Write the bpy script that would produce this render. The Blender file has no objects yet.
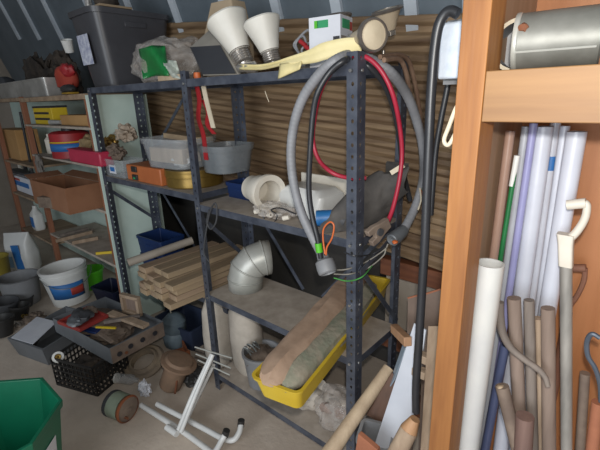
import bpy, bmesh, math, random
from mathutils import Vector, Matrix, noise as mnoise
random.seed(7)
C = bpy.context.scene.collection
V = Vector
# ---------------------------------------------------------------- camera
CAM = V((1.785, -1.195, 1.668)); YAW, PIT, ROL = math.radians(41.5), math.radians(17.5), math.radians(-2.0); FP = 409.0
_f = V((-math.sin(YAW)*math.cos(PIT), math.cos(YAW)*math.cos(PIT), -math.sin(PIT)))
_r0 = V((math.cos(YAW), math.sin(YAW), 0)); _u0 = _r0.cross(_f)
_r = _r0*math.cos(ROL)+_u0*math.sin(ROL); _u = _u0*math.cos(ROL)-_r0*math.sin(ROL)

def A(px, py, x=None, y=None, z=None):
    """the point of the place seen at photo pixel (px,py) on a plane x=, y= or z="""
    v = _f+_r*((px-300)/FP)-_u*((py-225)/FP)
    if x is not None: t = (x-CAM.x)/v.x
    elif y is not None: t = (y-CAM.y)/v.y
    else: t = (z-CAM.z)/v.z
    return CAM+v*t

def PX(p):
    d = V(p)-CAM; k = d.dot(_f)
    return (300+FP*d.dot(_r)/k, 225-FP*d.dot(_u)/k)

# ---------------------------------------------------------------- materials
def lin(h):
    h = h.lstrip('#'); o = []
    for i in (0, 2, 4):
        c = int(h[i:i+2], 16)/255
        o.append(c/12.92 if c <= .04045 else ((c+.055)/1.055)**2.4)
    return (*o, 1)
_mats = {}
def mat(name, col, col2=None, rough=.6, metal=0., scale=9., stretch=(1, 1, 1), bump=0., alpha=1., detail=4., trans=0., contrast=(.35, .65), bscale=None):
    if name in _mats: return _mats[name]
    m = bpy.data.materials.new(name); m.use_nodes = True; nt = m.node_tree; n = nt.nodes; L = nt.links
    b = n['Principled BSDF']; b.inputs['Roughness'].default_value = rough; b.inputs['Metallic'].default_value = metal
    b.inputs['Alpha'].default_value = alpha; b.inputs['Transmission Weight'].default_value = trans
    b.inputs['Base Color'].default_value = lin(col)
    tc = n.new('ShaderNodeTexCoord'); mp = n.new('ShaderNodeMapping'); mp.inputs['Scale'].default_value = stretch
    L.new(tc.outputs['Object'], mp.inputs['Vector'])
    if col2:
        nz = n.new('ShaderNodeTexNoise'); nz.inputs['Scale'].default_value = scale; nz.inputs['Detail'].default_value = detail; nz.inputs['Roughness'].default_value = .6
        L.new(mp.outputs[0], nz.inputs['Vector'])
        r = n.new('ShaderNodeValToRGB'); r.color_ramp.elements[0].position = contrast[0]; r.color_ramp.elements[1].position = contrast[1]
        r.color_ramp.elements[0].color = lin(col); r.color_ramp.elements[1].color = lin(col2)
        L.new(nz.outputs['Fac'], r.inputs['Fac']); L.new(r.outputs[0], b.inputs['Base Color'])
    if bump:
        n2 = n.new('ShaderNodeTexNoise'); n2.inputs['Scale'].default_value = bscale or scale*2.2; n2.inputs['Detail'].default_value = 6
        L.new(mp.outputs[0], n2.inputs['Vector'])
        bp = n.new('ShaderNodeBump'); bp.inputs['Strength'].default_value = bump; bp.inputs['Distance'].default_value = .01
        L.new(n2.outputs['Fac'], bp.inputs['Height']); L.new(bp.outputs[0], b.inputs['Normal'])
    _mats[name] = m; return m

def wood(name, a, b, axis='z', rough=.65, scale=14, bump=.15, contrast=(.3, .7)):
    st = {'x': (.08, 1, 1), 'y': (1, .08, 1), 'z': (1, 1, .08)}[axis]
    return mat(name, a, b, rough=rough, scale=scale*2, stretch=st, bump=bump, contrast=contrast)

STEEL = mat('slotted_steel', '3e434f', '585d68', rough=.42, metal=.25, scale=14, bump=.05)
SHELF = mat('dusty_shelf', '978c80', 'afa498', rough=.85, scale=10, bump=.1)
BOLT = mat('bolt', 'c9c9c6', rough=.3, metal=.9)
CONC = mat('concrete', 'b0a294', 'c6b8a9', rough=.9, scale=3.2, bump=.25, detail=9, bscale=40)
BROWN = mat('brown_sheet', '5e4936', '937b5e', rough=.6, scale=3., stretch=(.3, 1, 7), bump=.1, detail=7)  # noise banded along the sheet also carries the flash shading of the corrugations
ZINC = mat('zinc_sheet', '5d676f', '6d777f', rough=.5, metal=.2, scale=3, bump=.03)
RIB = mat('zinc_rib', 'ccd3da', 'b4bcc4', rough=.45, metal=.15, scale=5)
PALE = mat('pale_green_board', 'bbcec5', 'c8d9d0', rough=.6, scale=4, bump=.03)
REDWOOD = wood('stained_wood', '5a3322', '7a4a30', 'x')
UPR = wood('brown_upright', '7d4f37', '96644a', 'z')
OAK = wood('orange_timber', '7b4c26', 'a9743f', 'z', rough=.55, scale=9, bump=.12)
RAILW = wood('rail_timber', '805e3e', '99744c', 'x', rough=.6, scale=9, bump=.12)
PLY = wood('brown_plywood', 'a56a3f', 'b97c50', 'z', rough=.55, scale=7, bump=.06)
SIDEP = wood('side_plywood', '9c7f63', 'b0927a', 'z', rough=.7, scale=7, bump=.05)
OLDW = wood('weathered_wood', '8a7561', 'ab9680', 'z', rough=.85, scale=10, bump=.3)
OLDWX = wood('weathered_wood_lying', '7c6653', 'a18b72', 'y', rough=.85, scale=10, bump=.3)
LUMB = wood('lumber_face', '7d6b57', 'a08b6e', 'y', rough=.8, scale=10, bump=.25)
PALEW = wood('pale_wood', '9f8a72', 'bca88d', 'z', rough=.8, scale=10, bump=.2)
WHITEP = mat('white_plastic', 'd9d9d6', 'cfcfcb', rough=.35, scale=5)
OFFW = mat('offwhite_plastic', 'd6d0c4', 'c6beb0', rough=.5, scale=7, bump=.03)
PVCW = mat('pvc_white', 'c9ccd6', 'babdc8', rough=.3, scale=4)
PVCL = mat('pvc_lavender', '9d9dc6', '8a8ab6', rough=.3, scale=4)
PVCP = mat('pvc_pinkish', 'a98877', 'b99a8a', rough=.3, scale=4, alpha=.8)
GREEN = mat('bin_green', '0e6a4c', '0b5c42', rough=.4, scale=4)
LIME = mat('lime_plastic', '4fae22', '58b82c', rough=.4, scale=4)
NAVY = mat('navy_plastic', '18305f', '142850', rough=.45, scale=4)
BLACKP = mat('black_plastic', '252424', '302f2e', rough=.5, scale=6)
TOTE = mat('tote_grey', '3b3b3f', '434347', rough=.38, scale=5, bump=.02)
RED = mat('red_plastic', 'a3262a', '8d1f24', rough=.5, scale=6)
PINK = mat('pink_plastic', 'b8324e', 'a82c46', rough=.45, scale=5)
REDH = mat('red_hose', '9d2036', 'ab2a40', rough=.45, scale=6)
GREYH = mat('grey_hose', '8b8c90', '7c7d81', rough=.5, scale=10)
BLKH = mat('black_hose', '26272a', '303135', rough=.38, scale=6)
BRNH = mat('brown_rope', '6f5544', '836a57', rough=.8, scale=20, bump=.2)
YEL = mat('yellow_plastic', 'bfa024', 'c9ac34', rough=.42, scale=4)
YELC = mat('yellow_strap', 'd3c48c', 'e0d3a2', rough=.7, scale=8, bump=.05)
CHROME = mat('chrome', 'cfcac4', 'a39c94', rough=.22, metal=.75, scale=12)
DCHROME = mat('dark_chrome', '8f867f', '6f6862', rough=.28, metal=.6, scale=12)
GALV = mat('galvanised', 'bebeb8', '9fa098', rough=.42, metal=.3, scale=7, bump=.05, contrast=(.3, .75))
GALVD = mat('dull_zinc', '8f918f', '727573', rough=.5, metal=.55, scale=9, bump=.05)
FROST = mat('frosted_glass', 'd9d6cd', 'cbc7bd', rough=.45, scale=4)
LENS = mat('cream_lens', 'cdbfa6', 'bfb096', rough=.5, scale=12, bump=.03)
CARD = mat('cardboard', '7d5439', '8b6146', rough=.85, scale=5, bump=.05)
CARDL = mat('light_cardboard', 'a87f4e', 'b48c5b', rough=.85, scale=5, bump=.05)
PAPER = mat('white_paper', 'd6d8de', 'c8cad2', rough=.7, scale=6)
BLUEP = mat('blue_print', '2f6fb0', '2a64a2', rough=.5, scale=5)
REDPR = mat('red_print', 'b04238', 'a63a32', rough=.5, scale=5)
GRNP = mat('green_print', '2a8c5a', '2f9a64', rough=.5, scale=5)
DARK = mat('dark_print', '26262a', '303034', rough=.5, scale=5)
YPR = mat('yellow_print', 'd2b52a', 'c6a824', rough=.5, scale=5)
ORANGE = mat('orange_plastic', 'cc6a35', 'c05f2e', rough=.5, scale=5)
AMPB = mat('orange_case', 'b5683a', 'a55c33', rough=.5, scale=6)
BRASS = mat('brass', '8e7336', '6e5828', rough=.38, metal=.6, scale=7)
GOLD = mat('gold_foil', 'a88444', '5e4a2c', rough=.25, metal=.7, scale=14, bump=.3)
CLEAR = mat('clear_plastic', 'c9cdd0', 'b7bcc0', rough=.2, scale=6, alpha=.24)
CLEARD = mat('smoky_plastic', '8b9094', '7a8084', rough=.25, scale=6, alpha=.55)
BAGC = mat('clear_bag', 'dcd6d0', 'bcb0a6', rough=.12, scale=16, bump=.6, alpha=.38)
SACKW = mat('dirty_white_sack', 'bfb6aa', 'a59c90', rough=.75, scale=6, bump=.4)
TARP = mat('dark_grey_tarp', '403e3d', '5b5753', rough=.8, scale=7, bump=.4)
CLOTH = mat('dark_cloth', '2c2622', '4a4037', rough=.9, scale=9, bump=.5)
PINKC = mat('peach_cloth', 'bfa28b', '9f8570', rough=.9, scale=6, bump=.35)
GREENC = mat('grey_green_roll', '7f8270', '99907f', rough=.95, scale=16, bump=.5)
TANC = mat('tan_cloth', '9a8462', '86714f', rough=.9, scale=9, bump=.4)
RUST = mat('rust', '7a4a30', '5e3a28', rough=.85, scale=14, bump=.4)
RUSTG = mat('rusty_grey', '8a7a6c', '6f6056', rough=.75, metal=.2, scale=9, bump=.3)
GREYM = mat('grey_steel', '6b6f74', '7a7e82', rough=.5, metal=.3, scale=6, bump=.05)
GREYP = mat('grey_plastic', '77787a', '86878a', rough=.5, scale=5)
DGREY = mat('dark_grey', '3a3b3e', '46474a', rough=.6, scale=5)
MOTG = mat('motor_green', '9aa692', '7f8a78', rough=.55, scale=9, bump=.1)
WHITEM = mat('white_enamel', 'd4d4d2', 'c6c6c4', rough=.35, scale=5)
TERRA = mat('terracotta', 'a0664a', '8f5a42', rough=.8, scale=8, bump=.1)
GREENB = mat('green_sheet', '1c7a3c', '176a34', rough=.35, scale=6)
BLUEPL = mat('blue_plastic', '2a6ea6', '2463a0', rough=.45, scale=6)
SILV = mat('silver_plastic', 'b4b2ae', '8e8c88', rough=.3, metal=.3, scale=6)
BEIGE = mat('beige_panel', '8d8377', '9a9084', rough=.8, scale=4)
HORN = wood('grey_handle', '635a54', '857a71', 'z', rough=.75, scale=10, bump=.2)
HANDLE = wood('brown_handle', '6f5f55', '8d7b6f', 'z', rough=.8, scale=10, bump=.25)
TEAL = mat('bluegrey_bag', '6a7880', '56636b', rough=.5, scale=8, bump=.35)
CREAM = mat('cream_cord', 'd0c4ae', 'c2b59e', rough=.8, scale=10)
EARTH = mat('brown_debris', '5f5147', '7b6c5e', rough=.95, scale=16, bump=.5)

# ---------------------------------------------------------------- mesh builder
def ortho(ax):
    ax = V(ax).normalized(); t = V((0, 0, 1)) if abs(ax.z) < .9 else V((1, 0, 0))
    a = ax.cross(t).normalized(); return a, ax.cross(a).normalized(), ax
def smooth_path(pts, sub=6):
    pts = [V(p) for p in pts]
    if len(pts) < 3: return pts
    P = [pts[0]*2-pts[1]]+pts+[pts[-1]*2-pts[-2]]; o = []
    for i in range(1, len(P)-2):
        p0, p1, p2, p3 = P[i-1:i+3]
        for k in range(sub):
            t = k/sub
            o.append(.5*((2*p1)+(p2-p0)*t+(2*p0-5*p1+4*p2-p3)*t*t+(3*p1-p0-3*p2+p3)*t**3))
    o.append(pts[-1]); return o
def rrect(w, d, r, n=4):
    o = []; w /= 2; d /= 2; r = min(r, w*.99, d*.99)
    for cx, cy, a0 in ((w-r, d-r, 0), (-w+r, d-r, 90), (-w+r, -d+r, 180), (w-r, -d+r, 270)):
        for k in range(n+1):
            a = math.radians(a0+90*k/n); o.append((cx+r*math.cos(a), cy+r*math.sin(a)))
    return o
def ngon(r, n, a0=0): return [(r*math.cos(a0+2*math.pi*k/n), r*math.sin(a0+2*math.pi*k/n)) for k in range(n)]
def mx(loc=(0, 0, 0), rz=0, rx=0, ry=0):
    return Matrix.Translation(V(loc)) @ Matrix.Rotation(math.radians(rz), 4, 'Z') @ Matrix.Rotation(math.radians(ry), 4, 'Y') @ Matrix.Rotation(math.radians(rx), 4, 'X')
def axes(o, zdir, xdir=(1, 0, 0)):
    z = V(zdir).normalized(); x = V(xdir); x = (x-z*x.dot(z)).normalized(); y = z.cross(x)
    m = Matrix((x, y, z)).transposed().to_4x4(); m.translation = V(o); return m

class M:
    def __init__(s, T=None): s.bm = bmesh.new(); s.T = T or Matrix()
    def v(s, p): return s.bm.verts.new(s.T @ V(p))
    def face(s, vs):
        try: s.bm.faces.new(vs)
        except ValueError: pass
    def box(s, c, size, T=None):
        T = T or Matrix(); c = V(c); h = V(size)/2
        vs = [s.v(T @ (c+V((h.x*i, h.y*j, h.z*k)))) for i in (-1, 1) for j in (-1, 1) for k in (-1, 1)]
        for f in ((0, 1, 3, 2), (4, 6, 7, 5), (0, 4, 5, 1), (2, 3, 7, 6), (0, 2, 6, 4), (1, 5, 7, 3)): s.face([vs[i] for i in f])
        return s
    def beam(s, a, b, w, t, up=(0, 0, 1)):
        a = V(a); b = V(b); z = (b-a); T = axes((a+b)/2, z, up); return s.box((0, 0, 0), (w, t, z.length), T)
    def loft(s, rings, cap0=True, cap1=True, closed=True):
        R = [[s.v(p) for p in r] for r in rings]; n = len(R[0])
        for a, b in zip(R, R[1:]):
            for i in range(n if closed else n-1):
                j = (i+1) % n; s.face((a[i], a[j], b[j], b[i]))
        if cap0: s.face(list(reversed(R[0])))
        if cap1: s.face(R[-1])
        return s
    def tube(s, pts, r, n=10, sub=6, caps=True, hollow=0):
        p = smooth_path(pts, sub) if sub > 1 else [V(q) for q in pts]
        N = len(p); rad = r if callable(r) else (lambda t: r)
        tan = [(p[min(i+1, N-1)]-p[max(i-1, 0)]).normalized() for i in range(N)]
        a, b, _ = ortho(tan[0]); rings = []
        for i in range(N):
            if i:
                q = tan[i-1].rotation_difference(tan[i]); a = q @ a
            a = (a-tan[i]*a.dot(tan[i])).normalized(); b = tan[i].cross(a); rr = rad(i/max(1, N-1))
            rings.append([p[i]+(a*math.cos(2*math.pi*k/n)+b*math.sin(2*math.pi*k/n))*rr for k in range(n)])
        return s.loft(rings, caps, caps)
    def cyl(s, a, b, r1, r2=None, n=20):
        a = V(a); b = V(b); r2 = r1 if r2 is None else r2; u, w, _ = ortho(b-a)
        return s.loft([[q+(u*math.cos(2*math.pi*k/n)+w*math.sin(2*math.pi*k/n))*r for k in range(n)] for q, r in ((a, r1), (b, r2))])
    def lathe(s, prof, o=(0, 0, 0), ax=(0, 0, 1), n=28, cap0=False, cap1=False, wob=None):
        o = V(o); u, w, z = ortho(ax)
        return s.loft([[o+z*h+(u*math.cos(2*math.pi*k/n)+w*math.sin(2*math.pi*k/n))*(r*(wob(k/n, h) if wob else 1)) for k in range(n)] for r, h in prof], cap0, cap1)
    def pipe(s, a, b, r, t, n=24):
        L = (V(b)-V(a)).length; return s.lathe([(r-t, 0), (r, 0), (r, L), (r-t, L), (r-t, 0)], a, V(b)-V(a), n)
    def tub(s, bot, top, h, t, T=None, r=.02, lip=0, liph=.012, sides=None):
        """open shell: bottom (w,d), top (w,d), height, wall"""
        T = T or Matrix()
        def ring(wd, z, off=0):
            pts = ngon(wd[0]/2+off, sides, math.pi/sides) if sides else rrect(wd[0]+2*off, wd[1]+2*off, max(.002, r+off))
            return [T @ V((x, y, z)) for x, y in pts]
        R = [ring(bot, 0), ring(top, h)]
        if lip:
            k = 1-liph/h; mid = (bot[0]+(top[0]-bot[0])*k, bot[1]+(top[1]-bot[1])*k)
            R = [ring(bot, 0), ring(mid, h-liph), ring(mid, h-liph, lip), ring(top, h, lip)]
        R += [ring(top, h, -t), ring(bot, t, -t)]
        return s.loft(R)
    def prism(s, poly, h, T=None):
        T = T or Matrix(); return s.loft([[T @ V((x, y, 0)) for x, y in poly], [T @ V((x, y, h)) for x, y in poly]])
    def blob(s, c, size, amp=.15, f=2., seed=0, sub=3, T=None, flat=None):
        T = T or Matrix(); t = bmesh.new(); bmesh.ops.create_icosphere(t, subdivisions=sub, radius=1); off = V((seed*7.3, seed*3.1, seed*1.7)); mp = {}
        for q in t.verts:
            k = 1+amp*mnoise.noise(q.co*f+off)+amp*.5*mnoise.noise(q.co*f*2.3+off)
            p = V((q.co.x*size[0]*k, q.co.y*size[1]*k, q.co.z*size[2]*k))
            if flat is not None: p.z = max(p.z, -flat)
            mp[q] = s.v(T @ (V(c)+p))
        for fc in t.faces: s.face([mp[q] for q in fc.verts])
        t.free(); return s
    def sheet(s, fn, nu, nv, th=0):
        g = [[s.v(fn(i/nu, j/nv)) for j in range(nv+1)] for i in range(nu+1)]
        for i in range(nu):
            for j in range(nv): s.face((g[i][j], g[i+1][j], g[i+1][j+1], g[i][j+1]))
        return s

def link(o, parent):
    C.objects.link(o)
    if parent:
        o.parent = parent
        M0 = Matrix.Translation(parent.get('_w', parent.location) if False else WORLD[parent.name]); o.matrix_parent_inverse = M0.inverted()
WORLD = {}
def build(m, name, material, parent=None, smooth=True, bevel=0, solid=0, label=None, cat=None, group=None, kind=None, sub=0):
    bm = m.bm; bmesh.ops.recalc_face_normals(bm, faces=bm.faces[:])
    xs = [q.co for q in bm.verts]; lo = V((min(q.x for q in xs), min(q.y for q in xs), min(q.z for q in xs))); hi = V((max(q.x for q in xs), max(q.y for q in xs), max(q.z for q in xs)))
    o0 = V(((lo.x+hi.x)/2, (lo.y+hi.y)/2, lo.z))
    for q in bm.verts: q.co -= o0
    me = bpy.data.meshes.new(name); bm.to_mesh(me); bm.free()
    if smooth:
        for p in me.polygons: p.use_smooth = True
        me.set_sharp_from_angle(angle=math.radians(38))
    ob = bpy.data.objects.new(name, me); ob.location = o0; me.materials.append(material)
    link(ob, parent); WORLD[ob.name] = o0
    if solid:
        k = ob.modifiers.new('solid', 'SOLIDIFY'); k.thickness = solid; k.offset = 0
    if bevel:
        k = ob.modifiers.new('bevel', 'BEVEL'); k.width = bevel; k.segments = 2; k.limit_method = 'ANGLE'; k.angle_limit = math.radians(50)
    if sub:
        k = ob.modifiers.new('sub', 'SUBSURF'); k.levels = sub; k.render_levels = sub
    if parent is not None:
        # child origin is expressed in world: parent inverse undoes the parent's move
        pass
    tag(ob, label, cat, group, kind); return ob
def tag(o, label=None, cat=None, group=None, kind=None):
    if label: o['label'] = label
    if cat: o['category'] = cat
    if group: o['group'] = group
    if kind: o['kind'] = kind
    return o
def thing(name, loc, label, cat, group=None):
    e = bpy.data.objects.new(name, None); e.location = V(loc); e.empty_display_size = .05; C.objects.link(e); WORLD[e.name] = V(loc)
    return tag(e, label, cat, group)
def struct(m, name, material, **k): return build(m, name, material, kind='structure', **k)

#SETTING
# ---------------------------------------------------------------- the setting
struct(M().box((-.8, -.6, -.05), (9.5, 6, .1)), 'floor', CONC)
TILT = -.11; WY = .56
def zt(x): return 2.075-.0+(TILT)*(x-.0)     # top line of the brown sheets
def corr(zv, pitch=.076, amp=.022):
    t = (zv/pitch) % 1.
    return amp*(min(1, max(0, (abs(t-.5)*2-.3)/.4)))
m = M(); nz = 150
def brown(u, v):
    x = -1.5+u*4.7; k = v*1.08; return V((x, WY-corr(k), zt(x)-1.08+k))
m.sheet(brown, 24, nz*2); struct(m, 'wall_back', BROWN)
# timber frame low on the back wall
for i, (z, h) in enumerate(((.82, .09), (.4, .09), (.05, .1))):
    struct(M().box((1.9, WY-.0, z), (2.2, .06, h)), 'trim_%d' % (i+1), REDWOOD, bevel=.004)
struct(M().box((-.8, WY+.3, .65), (9.4, .02, 1.5)), 'wall_north', mat('shaded_wall', '3c3a38', '46433f', rough=.9, scale=4))  # dark base colour stands for the shade below the brown sheets
struct(M().box((1.15, WY+.05, .62), (.7, .02, .34)), 'trim_4', BEIGE)
# leaning zinc sheet above, with its pale ribs
LEAN = math.radians(72)
def zinc(u, v):
    x = -5.3+u*8.5; t = (x/.2) % 1.; off = 0
    h = -.75+v*2.95; return V((x, WY+.05-h*math.cos(LEAN)-off, zt(x)-.14+h*math.sin(LEAN)))
m = M(); m.sheet(zinc, 40, 6); struct(m, 'ceiling', ZINC, smooth=False)
for i, px in enumerate((-25, 8, 28, 51, 92, 132, 176, 226, 277, 337, 411, 470)):
    q = A(px, 8, y=WY-.02); x = q.x
    a = V((x, WY+.03, zt(x)-.12)); b = a+V((0, -2.1*math.cos(LEAN), 2.1*math.sin(LEAN)))
    struct(M().beam(a, b, .055, .02, (1, 0, 0)), 'trim_%d' % (i+5), RIB)
struct(M().box((-1.05, -1.75, 3.86), (8.5, 3.3, .03)), 'ceiling', ZINC)
struct(M().box((-5.25, -.9, 1.5), (.06, 5.4, 3.)), 'wall_left', BEIGE)

# ---------------------------------------------------------------- slotted steel rack
W, D, H, XL = 1.0, .353, 1.80, -1.05
def slotted(m, x, y, sx, sy, h=H, wx=.042, wy=.05, t=.0022):
    pitch = .04; n = int(h/pitch)
    for (du, w) in ((V((sx, 0, 0)), wx), (V((0, sy, 0)), wy)):
        o = V((x, y, 0))
        for k in range(n):
            z0 = k*pitch; z1 = z0+pitch; c = V((0, 0, (z0+z1)/2))+du*(w*.42); r = .0058
            out = [o+du*a+V((0, 0, z)) for a, z in ((w, (z0+z1)/2), (w, z1), (w*.42, z1), (0, z1), (0, (z0+z1)/2), (0, z0), (w*.42, z0), (w, z0))]
            hol = [o+c+du*(r*math.cos(a))+V((0, 0, r*1.25*math.sin(a))) for a in [math.pi/4*i for i in range(8)]]
            ov = [m.v(p) for p in out]; hv = [m.v(p) for p in hol]
            for i in range(8):
                j = (i+1) % 8; m.face((ov[i], ov[j], hv[j], hv[i]))
    bmesh.ops.remove_doubles(m.bm, verts=m.bm.verts[:], dist=.0002)
rack = thing('slotted_steel_rack', (0, .17, 0), 'tall dark blue-grey slotted steel rack with two bays and dusty shelves', 'shelving rack')
SZ = {'top': 1.762, 'mid': 1.150, 'low': .631, 'bot': .108}; LM = 1.196
posts = [(XL, 0, 1, 1), (0, 0, 1, 1), (W, 0, -1, 1), (XL, D, 1, -1), (0, D, 1, -1), (W, D, -1, -1)]
for (x, y, sx, sy) in posts:
    m = M(); slotted(m, x, y, sx, sy, H if x > XL else SZ['top']-.002); p = build(m, 'post', STEEL, rack, smooth=False, solid=.0022)
    if y == 0:
        zs = [SZ['top']-.02, SZ['mid']-.02, SZ['low']-.02] + ([SZ['mid']-.27] if x == W else [])
        for z in zs:
            for du in (V((sx*.024, -.0045, 0)), V((-sx*.0045 if False else 0, .028, 0))):
                if du.y > 0 and x != W: continue
                ax = V((0, -1, 0)) if du.y < 0 else V((1, 0, 0))
                a = V((x, y, z))+du
                build(M().cyl(a-ax*.002, a+ax*.0035, .0065, .0055, 10), 'bolt', BOLT, p)
def shelf(x0, x1, z, y0=.004, y1=D-.004, name='shelf', lip=.034):
    m = M(); m.box(((x0+x1)/2, (y0+y1)/2, z-.0015), (x1-x0, y1-y0, .003))
    s = build(m, name, SHELF, rack)
    m = M()
    for y, sg in ((y0, 1), (y1, -1)):
        m.box(((x0+x1)/2, y, z-lip/2), (x1-x0, .003, lip-.0005)); m.box(((x0+x1)/2, y+sg*.007, z-lip), (x1-x0, .012, .003))
    for x in (x0, x1): m.box((x, (y0+y1)/2, z-lip/2), (.003, y1-y0, lip-.0005))
    build(m, 'shelf_edge', STEEL, s)
g = .004
shelf(XL+g, -g, SZ['top']); shelf(g, W-g, SZ['top']); shelf(g, W-g, SZ['mid']); shelf(g, W-g, SZ['low']); shelf(g, W-g, SZ['bot'])
shelf(XL+g, -g, LM); shelf(-.86, -g, .47, y0=.14)
def brace(a, b): build(M().beam(a, b, .022, .003), 'brace', STEEL, rack)
brace((.02, D+.004, 1.12), (.42, D+.004, .64)); brace((.95, D+.008, 1.10), (.55, D+.008, .63))
brace((W+.004, .02, 1.04), (W+.004, D-.01, .66)); brace((W+.008, .02, 1.02), (W+.008, D-.01, 1.12))
brace((-.004, .02, 1.08), (-.004, D-.01, .72))
brace((XL-.004, .02, 1.1), (XL-.004, D-.01, .80)); brace((XL+.03, D+.004, 1.12), (-.55, D+.004, .62)); brace((XL+.03, D+.004, 1.28), (-.5, D+.004, 1.7))

# ---------------------------------------------------------------- wooden unit on the left, pale boards
unit = thing('wooden_shelf_unit', (-1.8, .2, 0), 'old brown wooden shelf unit with pale green back boards behind the steel rack', 'shelf unit')
UX0, UX1, UY0, UY1 = -2.42, -1.09, .0, .42
build(M().box((UX1-.006, .2, .87), (.012, .40, 1.70)), 'side_panel', PALE, unit)
build(M().box((-2.7, UY1+.006, .87), (3.2, .012, 1.70)), 'back_panel', PALE, unit)
for x in (UX0, -3.35): build(M().box((x, .02, .87), (.05, .04, 1.74)), 'upright', UPR, unit, bevel=.003)
build(M().box((UX1-.03, .02, .87), (.03, .04, 1.70)), 'upright', UPR, unit, bevel=.003)
for z, t in ((1.73, .035), (1.513, .016), (1.255, .016), (.935, .02), (.52, .02)):
    build(M().box(((UX0+UX1)/2, .20, z-t/2), (UX1-UX0-.03, .41, t)), 'shelf_board', SHELF if t < .03 else OLDWX, unit, bevel=.002)
for z in (1.14, .80, .40):
    build(M().box(((UX0-3.35)/2, .20, z-.01), (.9, .40, .02)), 'shelf_board', OLDWX, unit, bevel=.002)
build(M().box((-2.9, .2, 1.72), (.95, .41, .03)), 'shelf_board', OLDWX, unit, bevel=.002)

# ---------------------------------------------------------------- timber cabinet on the right
cab = thing('timber_cabinet', (2.1, .0, 0), 'open orange timber cabinet on the right holding pipes and handles', 'cabinet')
CF = -.31
build(M().box((1.4735, CF+.045, 1.25), (.055, .09, 2.5)), 'stud', OAK, cab, bevel=.002)
build(M().box((2.22, CF+.0225, 1.654), (1.436, .045, .097)), 'rail', RAILW, cab, bevel=.002)
build(M().box((1.4475, (CF+.09+.235)/2, 1.25), (.004, .235-CF-.09, 2.5)), 'side_panel', SIDEP, cab)
build(M().box((2.2, .241, 1.25), (1.5, .012, 2.5)), 'back_panel', PLY, cab)
build(M().box((2.2, (CF+.045+.235)/2, 1.694), (1.48, .235-CF-.045, .014)), 'shelf_board', RAILW, cab)
for z in (1.72, 1.64): pass
def MPP(p): return (V(p)-CAM).dot(_f)/FP
def pbox(px0, py0, px1, py1, y, depth, bevel=0, rz=0):
    """a box whose front face spans a photo rectangle on plane y"""
    xm, ym = (px0+px1)/2, (py0+py1)/2
    x0 = A(px0, ym, y=y).x; x1 = A(px1, ym, y=y).x; z1 = A(xm, py0, y=y).z; z0 = A(xm, py1, y=y).z
    return x0, x1, z0, z1
TZ = SZ['top']+.001
# --- big tote
t = thing('storage_tote', (-.985, .23, TZ), 'large dark grey plastic tote on the top shelf with a printed paper on it', 'storage tote')
T = mx((-.985, .262, TZ))
build(M().tub((.27, .40), (.35, .52), .44, .006, T, r=.06, lip=.012, liph=.03), 'body', TOTE, t)
build(M().box((0, 0, 0), (.15, .002, .17), mx((-1.0, .0095, TZ+.22), rx=4.3)), 'paper', mat('printed_paper', 'c9ccd6', '8f93ac', rough=.7, scale=30), t, smooth=False)
build(M().box((0, 0, 0), (.005, .14, .03), mx((-.812, .262, TZ+.36), ry=4)), 'handle', TOTE, t, bevel=.002)
tl = thing('board', (-1.0, .15, TZ+.443), 'thin brown board lying across the open top of the grey tote', 'board')
build(M().box((-1.0, .15, TZ+.4495), (.40, .2, .012)), 'panel', LUMB, tl, bevel=.002)
tag(build(M().blob((-.93, .16, TZ+.501), (.06, .07, .045), .3, 2, 5, flat=.043), 'dark_bundle', CLOTH), 'dark bundle resting on the brown board above the tote', 'bundle')
tag(build(M().lathe([(.001, 0), (.03, 0), (.03, .02), (.022, .03), (.022, .07), (.001, .07)], (-1.09, .12, TZ+.4565)), 'shiny_bolt', CHROME), 'small shiny metal bolt on the board above the tote', 'bolt')
# --- bag with green sheet
c = A(167, 58, y=.16)
b = thing('plastic_bag', (c.x, c.y, TZ), 'crumpled clear pinkish plastic bag with a green sheet, beside the grey tote', 'bag')
bg = M().blob((c.x-.03, c.y+.03, TZ+.105), (.31, .15, .135), .22, 2.6, 3, 4, flat=.103); build(bg, 'bag_film', BAGC, b)
def gs(u, v):
    p = A(139+u*26-v*4+4, 77-v*30+u*(-3)+abs(u-.5)*4, y=.02+.03*math.sin(u*5+v*3)); return p
build(M().sheet(gs, 10, 10), 'green_sheet', GREENB, b, solid=.004)
def gw(u, v): return A(160+u*22-v*6, 76-v*18+u*3, y=.016+.02*math.sin(u*6+v*4))
build(M().sheet(gw, 8, 8), 'white_label', mat('bag_white', 'b9bfb4', 'a5aba2', rough=.4, scale=6), b, solid=.003)
p0 = A(160, 79, y=.02); p1 = A(183, 73, y=.02); p0.z = max(p0.z, TZ+.012); p1.z = p0.z
tag(build(M().box(((p0.x+p1.x)/2, .022, TZ+.013), (p1.x-p0.x, .03, .025)), 'wood_offcut', PALEW, bevel=.002), 'short pale wood offcut on the top shelf below the clear bag', 'wood offcut')
# orange cap thing by the middle post
q = A(197, 73, y=.06)
tag(build(M().lathe([(.001, 0), (.016, 0), (.018, .01), (.016, .028), (.001, .03)], (q.x, q.y, TZ)), 'orange_plug', ORANGE), 'small orange plastic plug beside the middle post on the top shelf', 'plug')
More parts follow.
